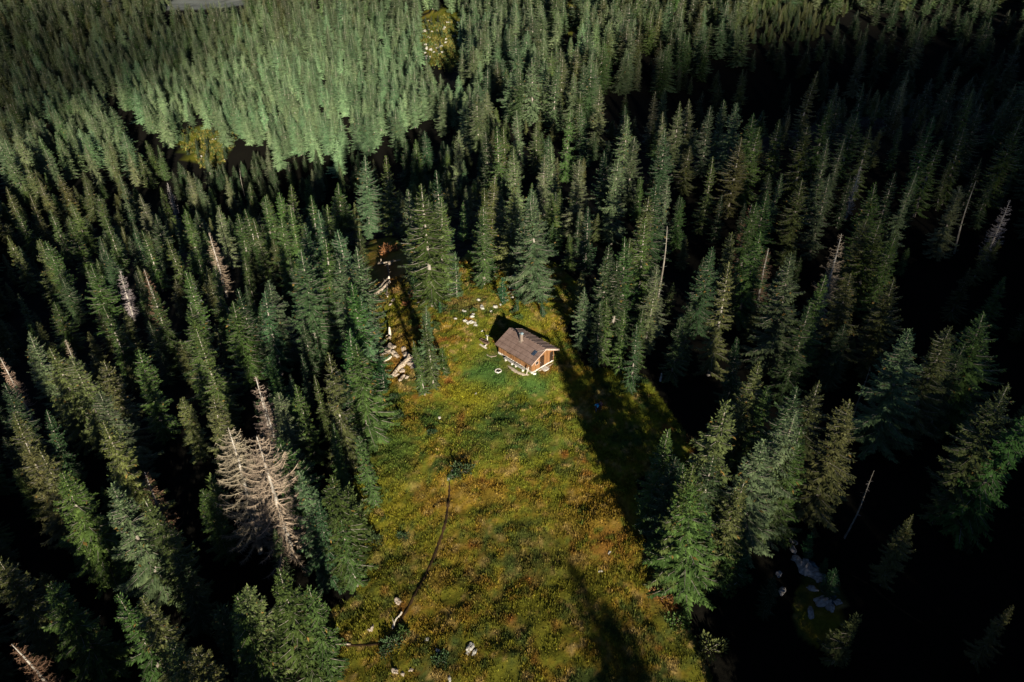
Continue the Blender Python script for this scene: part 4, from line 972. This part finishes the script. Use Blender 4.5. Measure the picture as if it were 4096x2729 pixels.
for i in range(4): rock_items.append((rs.uniform(1311, 1325), rs.uniform(3, 40), rs.uniform(.7, 1.2), 'far_rock', M['rock']))
RW = WHERE + [('creek rock bank', 1858, 1312), ('rocky yellow clearing middle', 1018, 90), ('small yellow clearing', 475, 340), ('top edge clearing', 1318, 20)]
bins = {}
protos = {}
for i, (a, b, r_, kd, mt) in enumerate(rock_items):
    j = i % 6
    if (mt.name, j) not in protos: protos[(mt.name, j)] = stone_mesh(200 + j, 1.0, .75, .62, mt, 3, .34)
    p = at(a, b); o = link('boulder', protos[(mt.name, j)]); q = random.Random(i)
    o.location = p + Vector((0, 0, .08 * r_)); o.rotation_euler = (q.uniform(-.2, .2), q.uniform(-.2, .2), q.uniform(0, 6.28)); s_ = r_ * (.95 if kd == 'rock' else .75)
    o.scale = (s_ * q.uniform(.9, 1.3), s_ * q.uniform(.7, 1.1), s_ * q.uniform(.7, 1.1))
    d = [math.hypot(a - l[1], b - l[2]) for l in RW]; w = int(np.argmin(d)); sct = int(round(math.atan2(-(b - RW[w][2]), a - RW[w][1]) / (math.pi / 4))) % 8
    bins.setdefault((w, sct), []).append((d[w], o, kd, r_))
for (w, sct), v in bins.items():
    v.sort(key=lambda q: q[0])
    for r, (_, o, kd, r_) in enumerate(v):
        adj = {'rock': 'pale', 'creek_rock': 'pale grey', 'far_rock': 'whitish'}[kd]
        tag(o, adj + ' boulder, ' + ORD[r] + (' nearest' if r else '') + ' ' + SECT[sct] + ' the ' + RW[w][0], 'rock', {'rock': 'boulders in the meadow', 'creek_rock': 'boulders by the creek', 'far_rock': 'boulders in the far clearings'}[kd])

# ------------------------------------------------------------------ fallen and broken wood
def log(name, a, b, r0, r1, mat, label, z0=.15, z1=.15, cat='fallen log', stubs=4, grp='fallen and broken wood left of the cabin', crook=.1):
    p, q = at(*a), at(*b); p = p + Vector((0, 0, z0)); q = q + Vector((0, 0, z1))
    d = q - p; L = d.length; rs = random.Random(int(a[0] * 7 + a[1])); n = 9
    e = empty(name, p)
    side = d.cross(Vector((0, 0, 1))).normalized()
    pts = [d * (i / (n - 1)) + side * crook * math.sin(i * .9 + a[0]) + Vector((0, 0, rs.uniform(-.04, .04))) for i in range(n)]
    rad = [(r0 + (r1 - r0) * i / (n - 1)) * rs.uniform(.82, 1.15) for i in range(n)]
    m = MB(); m.tube(pts, rad, 9); m.build('trunk', mat, e)
    if stubs:
        m = MB()
        for k in range(stubs):
            t = rs.uniform(.15, .95); c = d * t; dr = (side * rs.choice([-1, 1]) * rs.uniform(.4, 1) + Vector((0, 0, rs.uniform(.2, 1))) + d.normalized() * .5).normalized()
            l = rs.uniform(.3, .9); m.tube([c, c + dr * l * .5, c + dr * l], [.05, .035, .012], 5)
        m.build('branch_stub', M['bleached'], e)
    if r0 > .2:   # torn end
        m = MB()
        for k in range(7):
            t = k / 7 * 6.28; c = -d.normalized() * rs.uniform(.15, .6) + side * math.cos(t) * r0 * 1.3 + Vector((0, 0, 1)) * math.sin(t) * r0 * 1.3
            m.tube([(side * math.cos(t) + Vector((0, 0, math.sin(t)))) * r0 * .6, c], [r0 * .3, .02], 5)
        m.build('splintered_end', mat, e)
    tag(e, label, cat, grp); return e
log('fallen_log', (921, 602), (871, 611), .10, .26, M['bleached'], 'thin bleached log lying level, topmost of the fallen logs', .5, .5, stubs=7)
log('fallen_log', (858, 684), (897, 651), .36, .30, M['bleached'], 'thick pale split log slanting below the root plate', .25, .35, stubs=3)
log('fallen_log', (866, 671), (892, 645), .20, .26, M['bleached'], 'slimmer brown log lying alongside the thick pale split log', .3, .4, stubs=2)
log('fallen_log', (893, 616), (894, 650), .22, .20, M['darklog'], 'dark rotting log running downhill between the bleached logs', .3, .3)
log('fallen_log', (889, 660), (890, 684), .22, .14, M['bleached'], 'short brown log pointing downhill under the split log', .2, .2)
log('fallen_log', (901, 866), (944, 822), .30, .48, M['bleached'], 'thick shattered bleached trunk beside the young spruces', .2, .3, stubs=5)
log('fallen_log', (883, 834), (900, 822), .14, .2, M['palewood'], 'short pale log left of the shattered trunk', .2, .2, stubs=1)
log('fallen_log', (870, 787), (884, 786), .12, .14, M['bleached'], 'small grey log lying level under the broken stub', .15, .15, stubs=1)
log('fallen_log', (917, 877), (930, 865), .20, .28, M['bleached'], 'short orange-brown log, lowest of the broken wood', .15, .2, stubs=1)
log('fallen_log', (880, 802), (896, 812), .30, .34, M['bleached'], 'rotten pale log crumbling above the shattered trunk', .2, .3, stubs=3)
log('fallen_log', (900, 1445), (922, 1408), .10, .13, M['palewood'], 'thin pale log lying where the trail ends', .1, .15, stubs=1, grp=None)
log('fallen_log', (758, 1474), (805, 1484), .12, .10, M['bleached'], 'brownish log lying at the left edge of the lower meadow', .1, .1, stubs=2, grp=None)
def stump(name, a, h, r, mat, label, cat='stump', roots=True):
    p = at(*a); e = empty(name, p); rs = random.Random(int(a[0])); m = MB()
    m.tube([(0, 0, -.2), (0.02, 0, h * .3), (.06, .02, h * .7), (.05, .05, h)], [r * 1.25, r, r * .9, r * .55], 9); m.build('trunk', mat, e)
    if roots:
        m = MB()
        for k in range(6):
            t = k * 1.05 + rs.uniform(-.3, .3); m.tube([(0, 0, .15), (math.cos(t) * r * 1.8, math.sin(t) * r * 1.8, .06), (math.cos(t) * r * 3.2, math.sin(t) * r * 3.2, -.08)], [r * .5, r * .35, .03], 5)
        m.build('root', mat, e)
    tag(e, label, cat); return e
stump('broken_stub', (896, 771), 1.7, .22, M['palewood'], 'tall white broken tree stub above the rotten logs')
stump('tree_stump', (895, 779), .5, .26, M['bleached'], 'low bleached stump just below the white broken stub')
stump('root_plate', (896, 610), 1.0, .42, M['bleached'], 'domed pale stump resting at the thin level log')
stump('tree_stump', (876, 606), 1.2, .16, M['bleached'], 'thin twiggy stump left of the domed pale stump')
stump('tree_stump', (894, 646), 1.1, .2, M['palewood'], 'splintered white stump at the head of the split logs')
stump('tree_stump', (1517, 876), 1.5, .16, M['greywood'], 'slim grey post-like stump in the shade right of the meadow', roots=False)

# signpost behind the cabin
sgp = at(1117, 574); e = empty('signpost', sgp); tag(e, 'small orange-brown wooden signpost at the wood edge above the cabin', 'signpost')
m = MB(); m.tube([(0, 0, -.2), (0, 0, 1.7)], [.07, .06], 8); m.build('post', M['boards'], e)
m = MB(); m.box(-.32, .32, -.11, -.075, 1.35, 1.62); m.build('board', M['boards'], e, .008)

# ------------------------------------------------------------------ shrubs
def make_shrub(seed, n=420, flat=.6):
    rs = random.Random(seed); V = []; F = []; T = []
    for k in range(n):
        a = rs.uniform(0, 6.28); el = math.asin(rs.uniform(0, 1)); r = (1 + .25 * math.sin(a * 3 + seed) + rs.uniform(-.25, .15)) * rs.uniform(.55, 1)
        d = np.array([math.cos(a) * math.cos(el), math.sin(a) * math.cos(el), math.sin(el)])
        p = d * r * np.array([1, 1, flat]); dr = d + np.array([rs.uniform(-.6, .6), rs.uniform(-.6, .6), rs.uniform(0, .7)]); dr /= np.linalg.norm(dr)
        s = np.cross(dr, (rs.uniform(-1, 1), rs.uniform(-1, 1), 1)); s /= np.linalg.norm(s) + 1e-9
        l = rs.uniform(.16, .3); w = l * .28; i = len(V)
        V.extend([p, p + dr * l * .5 + s * w, p + dr * l * .5 - s * w, p + dr * l]); F.extend([(i, i + 1, i + 2), (i + 1, i + 3, i + 2)]); T.extend([rs.uniform(.1, .9)] * 4)
    sv = MB()
    for k in range(7):
        a = k * .9; sv.tube([(0, 0, -.15), (math.cos(a) * .4, math.sin(a) * .4, .25), (math.cos(a) * .75, math.sin(a) * .75, .4 * flat + .1)], [.04, .025, .01], 4)
    sm_ = bpy.data.meshes.new('shrub_stem'); sm_.from_pydata(sv.v, [], sv.f); sm_.materials.append(M['bark'])
    return np_mesh('shrub_leaves', V, F, [M['foliage']], attrs={'tone': T}), sm_
SH = [make_shrub(i) for i in range(3)]
SHR = [(1062,1083,1.5,'k','dark dwarf pine at the head of the meadow trail'),(1046,1096,1.1,'k','lower dwarf pine beside the head of the trail'),(925,1236,.9,'k','dark upright shrub left of the meadow trail'),(893,580,2.4,'r','rusty brown shrub above the fallen logs'),(912,672,1.3,'r','orange-brown shrub right of the thick split log'),(957,680,1.3,'r','brown shrub at the foot of the big spruce clump'),
 (1018,712,1.2,'k','round dark shrub upper left of the cabin'),(1193,732,.9,'g','small green shrub behind the cabin ridge'),(1088,715,.7,'g','small green shrub among the white stones'),(1118,650,.9,'k','round dark shrub left of the single young spruce'),(992,996,.8,'k','dark low shrub in the left meadow'),(915,960,1.2,'k','dark shrub under the left meadow spruces'),(880,985,1.5,'g','spreading green shrub at the left meadow edge'),(905,915,.9,'k','dark shrub below the shattered trunk'),
 (860,960,1.6,'g','large green shrub at the foot of the left spruces'),(935,700,.9,'r','brownish shrub in the gap between spruce clumps'),(1005,748,.8,'g','low green shrub left of the trough'),(905,1480,1.3,'k','dark shrub below the trail foot'),(890,1500,1.0,'k','dark shrub lowest by the trail foot'),(925,1455,.9,'g','green shrub right of the trail foot'),
 (1560,1430,1.5,'g','green shrub at the shadowed right meadow corner'),(1530,1370,1.8,'r','reddish shrub at the right meadow edge'),(1800,1240,1.5,'g','green shrub left of the creek rocks'),(2212,1262,1.2,'k','dark shrub in the lower right shade'),(1590,1015,1.2,'r','ochre shrub on the lit strip of the right wood'),(1180,718,.7,'k','tiny dark shrub above the cabin roof'),(860,1245,1.4,'k','dark low shrub at the left of the lower meadow'),(1630,1490,1.8,'o','ochre shrub at the bottom right of the meadow'),(1012,1520,1.1,'k','dark shrub by the lower stones')]
COLS['r'] = (0.26, 0.125, 0.05)
for i, (a, b, r_, c_, lab) in enumerate(SHR):
    e = empty('shrub', at(a, b), i * 1.3); e.scale = (r_, r_ * .85, r_); tag(e, lab, 'shrub', 'shrubs in and around the meadow')
    lv, st_ = SH[i % 3]; o = link('leaves', lv, e); o.color = (*COLS[c_], 1); link('stem', st_, e)

# far shrubby slope at the top right edge
# ------------------------------------------------------------------ grass
rg = np.random.RandomState(3)
n = 190000
gx_ = rg.uniform(-30, 32, n); gy_ = rg.uniform(33, 128, n)
gz_ = ground(gx_, gy_); txg, tyg, _ = proj(gx_, gy_, gz_)
keep = inpoly(txg + rg.normal(0, 6, n), tyg + rg.normal(0, 6, n), MEADOW) & (tyg < 1640)
lu = (gx_ - HX) * math.cos(HUT_ANG) + (gy_ - HY) * math.sin(HUT_ANG); lv_ = -(gx_ - HX) * math.sin(HUT_ANG) + (gy_ - HY) * math.cos(HUT_ANG)
keep &= ~((np.abs(lu) < 4.6) & (lv_ > -4.5) & (lv_ < 2.6)) & (np.hypot(gx_ - fp.x, gy_ - fp.y) > .7)
dens = fbm(gx_ / 1.5, gy_ / 1.5, 77, 3)
keep &= rg.rand(n) < np.clip((dens - .25) * 3, .15, 1)
trail = np.array([(p.x, p.y) for p in TP([(1033, 1105), (1031, 1128), (1031, 1150), (1028, 1175), (1024, 1200), (1017, 1222), (1010, 1245), (1000, 1270), (990, 1295), (978, 1320), (965, 1345), (952, 1369), (940, 1392), (925, 1420), (903, 1448), (885, 1475), (850, 1482), (800, 1484)])])
tf = np.concatenate([trail[:-1] + (trail[1:] - trail[:-1]) * q for q in np.linspace(0, 1, 8)])
dmin = np.full(n, 9.0)
for q in tf: dmin = np.minimum(dmin, np.hypot(gx_ - q[0], gy_ - q[1]))
keep &= dmin > .38
gx_, gy_, gz_, dens = gx_[keep], gy_[keep], gz_[keep], dens[keep]
n = len(gx_); B = 3
col = ground_color(gx_, gy_)
col = col * rg.uniform(.6, 1.45, (n, 1)) * np.where(rg.rand(n, 1) < .05, 1.7, 1.0)
hx = np.repeat(gx_, B) + rg.normal(0, .08, n * B); hy = np.repeat(gy_, B) + rg.normal(0, .08, n * B); hz = np.repeat(gz_, B) - .03
an = rg.uniform(0, 6.28, n * B); ln = rg.uniform(.10, .30, n * B) * np.repeat(.5 + dens, B) * np.where(rg.rand(n * B) < .05, 1.6, 1); wd = rg.uniform(.03, .08, n * B); le = rg.uniform(.2, .9, n * B)
dx, dy = np.cos(an), np.sin(an)
v0 = np.stack([hx - dy * wd, hy + dx * wd, hz], 1); v1 = np.stack([hx + dy * wd, hy - dx * wd, hz], 1); v2 = np.stack([hx + dx * ln * le, hy + dy * ln * le, hz + ln], 1)
VV = np.stack([v0, v1, v2], 1).reshape(-1, 3); FF = np.arange(n * B * 3).reshape(-1, 3)
gm = np_mesh('grass', VV, FF, [M['grass']], attrs={'blade': np.repeat(col, B * 3, 0)})
go_ = link('grass', gm); tag(go_, 'tufted autumn grass in green, ochre and straw covering the meadow', 'grass', kind='stuff')

# ------------------------------------------------------------------ two hikers
def person(x, y, face, jacket, trousers, pack, label, step):
    z = ground(x, y)
    e = empty('person', (x, y, z), face)
    tag(e, label, 'person', 'hikers walking in the shade right of the meadow')
    def skin_mesh(name, verts, edges, radii, mat):
        me = bpy.data.meshes.new(name); me.from_pydata(verts, edges, []); me.materials.append(mat)
        o = link(name, me, e)
        sk = o.modifiers.new('skin', 'SKIN'); 
        if not me.skin_vertices: 
            bm = bmesh.new(); bm.from_mesh(me); bm.verts.layers.skin.verify(); bm.to_mesh(me); bm.free()
        for i, r in enumerate(radii):
            sv = me.skin_vertices[0].data[i]; sv.radius = (r, r) if not isinstance(r, tuple) else r
        me.skin_vertices[0].data[0].use_root = True
        ss = o.modifiers.new('sub', 'SUBSURF'); ss.levels = 1; ss.render_levels = 2
        return o
    s = step
    V = [(0, 0, .95), (0, .01, 1.15), (0, .02, 1.38), (0, .02, 1.50), (0, .03, 1.60), (0, .035, 1.72),
         (-.18, .02, 1.42), (-.24, -.05 + s * .12, 1.16), (-.20, .12 + s * .18, .97), (-.19, .16 + s * .2, .89),
         (.18, .02, 1.42), (.24, -.05 - s * .12, 1.16), (.20, .12 - s * .18, .97), (.19, .16 - s * .2, .89),
         (-.10, 0, .88), (-.11, .10 * -s + .04, .50), (-.11, -.20 * s, .09), (-.11, -.20 * s + .16, .05),
         (.10, 0, .88), (.11, .10 * s + .04, .50), (.11, .20 * s, .09), (.11, .20 * s + .16, .05)]
    E = [(0, 1), (1, 2), (2, 3), (3, 4), (4, 5), (2, 6), (6, 7), (7, 8), (8, 9), (2, 10), (10, 11), (11, 12), (12, 13), (0, 14), (14, 15), (15, 16), (16, 17), (0, 18), (18, 19), (19, 20), (20, 21)]
    Rr = [.15, .14, .15, .055, .085, .075, .06, .048, .038, .04, .06, .048, .038, .04, .09, .06, .045, .04, .09, .06, .045, .04]
    sm_ = noise_mat('skin_tone', (.30, .17, .11), (.36, .21, .14), 3, .6)
    skin_mesh('body', V, E, Rr, sm_)
    jm = noise_mat('jacket_cloth', jacket, tuple(min(1, c * 1.25) for c in jacket), 4, .8)
    skin_mesh('jacket', [(a, b, c) for a, b, c in (V[0], V[1], V[2], (0, .02, 1.46), V[6], V[7], V[8], V[10], V[11], V[12])], [(0, 1), (1, 2), (2, 3), (2, 4), (4, 5), (5, 6), (2, 7), (7, 8), (8, 9)], [.165, .16, .17, .07, .075, .06, .05, .075, .06, .05], jm)
    tm = noise_mat('trouser_cloth', trousers, tuple(min(1, c * 1.3) for c in trousers), 4, .85)
    skin_mesh('trousers', [V[0], V[14], V[15], (V[16][0], V[16][1], .14), V[18], V[19], (V[20][0], V[20][1], .14)], [(0, 1), (1, 2), (2, 3), (0, 4), (4, 5), (5, 6)], [.155, .10, .072, .06, .10, .072, .06], tm)
    # hair cap, face, boots, pack
    hb = stone_mesh(7, .088, .10, .07, noise_mat('hair', (.02, .012, .008), (.05, .03, .02), 8, .8), 2, .08); h = link('hair', hb, e); h.location = (0, .015, 1.745)
    fm = MB(); fm.tube([(0, .115, 1.66), (0, .145, 1.645)], [.014, .012], 5)
    for sx in (-1, 1): fm.tube([(sx * .03, .108, 1.68), (sx * .03, .118, 1.68)], [.008, .006], 5)
    fm.build('face', sm_, e)
    for vi in (17, 21):
        b = MB(); bx_, by_ = V[vi][0], V[vi][1] - .08; b.box(bx_ - .05, bx_ + .05, by_ - .1, by_ + .15, -.02, .1); b.build('boot', M['darklog'], e, .02)
    for sx, a, f_c in ((-1, V[9], 1), (1, V[13], 1)):
        for k in range(5):
            hm = MB(); ox = (k - 1.5) * .018 if k < 4 else -sx * .045
            L = [.075, .085, .08, .062, .05][k]; up = 0 if k < 4 else .03
            hm.tube([(a[0] + ox * .5, a[1], a[2] + up), (a[0] + ox, a[1] + .02, a[2] - L * .5 + up), (a[0] + ox, a[1] + .045, a[2] - L + up)], [.011, .010, .008], 6); hm.build('finger', sm_, e)
    pm = MB(); pm.box(-.15, .15, -.36, -.15, 1.0, 1.5); pm.build('backpack', noise_mat('pack_cloth', pack, tuple(c * 1.3 for c in pack), 4, .8), e, .05)
a = at(1370, 946); b = at(1379, 946)
person(a.x, a.y, R(20), (.03, .30, .60), (.03, .05, .10), (.02, .20, .45), 'hiker in a bright blue jacket with a blue pack, left of the pair', 1.0)
person(b.x, b.y + .3, R(40), (.10, .08, .10), (.04, .04, .06), (.20, .10, .10), 'hiker in dark clothing walking on the right of the pair', -.8)

# tussocks and low scrub in the clearings on the far slopes
fx, fy = [], []
def disc(rk, a, b):
    t = rk.uniform(0, 6.283); r = math.sqrt(rk.uniform(0, 1)) * (1 + .25 * math.sin(3 * t + a) + .12 * math.sin(7 * t)) * rk.uniform(.85, 1.1); return a * r * math.cos(t), b * r * math.sin(t)
rk = np.random.RandomState(9)
for (cx_, cy_, rx_, ry_, k_) in ((1018, 92, 54, 60, 1400), (480, 335, 60, 46, 750), (1319, 28, 12, 38, 220)):
    for _ in range(k_):
        q = disc(rk, rx_, ry_); p = at(cx_ + q[0], cy_ + q[1]); fx.append(p.x); fy.append(p.y)
fx = np.array(fx); fy = np.array(fy); fz = ground(fx, fy); m_ = len(fx); B = 5
cl = np.where(rk.rand(m_, 1) < .45, np.array([[.07, .10, .03]]), np.array([[.16, .14, .035]])) * rk.uniform(.6, 1.4, (m_, 1))
sx_ = np.repeat(rk.uniform(.5, 1.5, m_), B)
hx = np.repeat(fx, B) + rk.normal(0, .35, m_ * B); hy = np.repeat(fy, B) + rk.normal(0, .35, m_ * B); hz = np.repeat(fz, B) - .1
an = rk.uniform(0, 6.28, m_ * B); dx, dy = np.cos(an), np.sin(an); wd = .28 * sx_; ln = .9 * sx_ * rk.uniform(.6, 1.2, m_ * B)
v0 = np.stack([hx - dy * wd, hy + dx * wd, hz], 1); v1 = np.stack([hx + dy * wd, hy - dx * wd, hz], 1); v2 = np.stack([hx + dx * ln * .5, hy + dy * ln * .5, hz + ln], 1)
gm2 = np_mesh('scrub', np.stack([v0, v1, v2], 1).reshape(-1, 3), np.arange(m_ * B * 3).reshape(-1, 3), [M['grass']], attrs={'blade': np.repeat(cl, B * 3, 0)})
tag(link('scrub', gm2), 'ochre and green tussocks and scrub in the clearings of the far forest', 'ground cover', kind='stuff')

# ------------------------------------------------------------------ unseen clouds added towards the sun to dim parts of the land
def shade_cloud(target, rx, ry, rz, dens, dist, seed):
    c = Vector(target) + SUN_DIR * dist
    bm = bmesh.new(); bmesh.ops.create_icosphere(bm, subdivisions=3, radius=1.0)
    from mathutils import noise
    for v in bm.verts:
        v.co = v.co * (1 + .22 * noise.noise(v.co * 1.5 + Vector((seed, seed * 2.0, 0))) + .10 * noise.noise(v.co * 4 + Vector((0, seed, 3.0))))
        v.co = Vector((v.co.x * rx, v.co.y * ry, v.co.z * rz))
    me = bpy.data.meshes.new('shade_cloud'); bm.to_mesh(me); bm.free()
    m = bpy.data.materials.new('shade_cloud_vapour'); m.use_nodes = True; nt = m.node_tree; nt.nodes.clear()
    o_ = nt.nodes.new('ShaderNodeOutputMaterial'); p_ = nt.nodes.new('ShaderNodeVolumePrincipled')
    p_.inputs['Color'].default_value = (.95, .95, .95, 1); p_.inputs['Density'].default_value = dens
    nt.links.new(p_.outputs[0], o_.inputs['Volume']); me.materials.append(m)
    o = link('shade_cloud', me); o.location = c
    tag(o, 'added cloud high in the sky behind the viewpoint', 'shade_cloud', kind='stuff')
    return o
#      target on the land      half sizes         density
shade_cloud((160, 280, -5), 130, 95, 18, .040, 2300, 1)      # black hollow at the upper right
shade_cloud((-330, 400, -20), 175, 180, 24, .010, 2300, 4)   # dim slope at the upper left
shade_cloud((95, 90, 5), 72, 140, 18, .013, 2300, 7)        # dimmer wood on the right
shade_cloud((20, -10, 0), 150, 45, 10, .007, 1500, 9)        # bottom of the picture
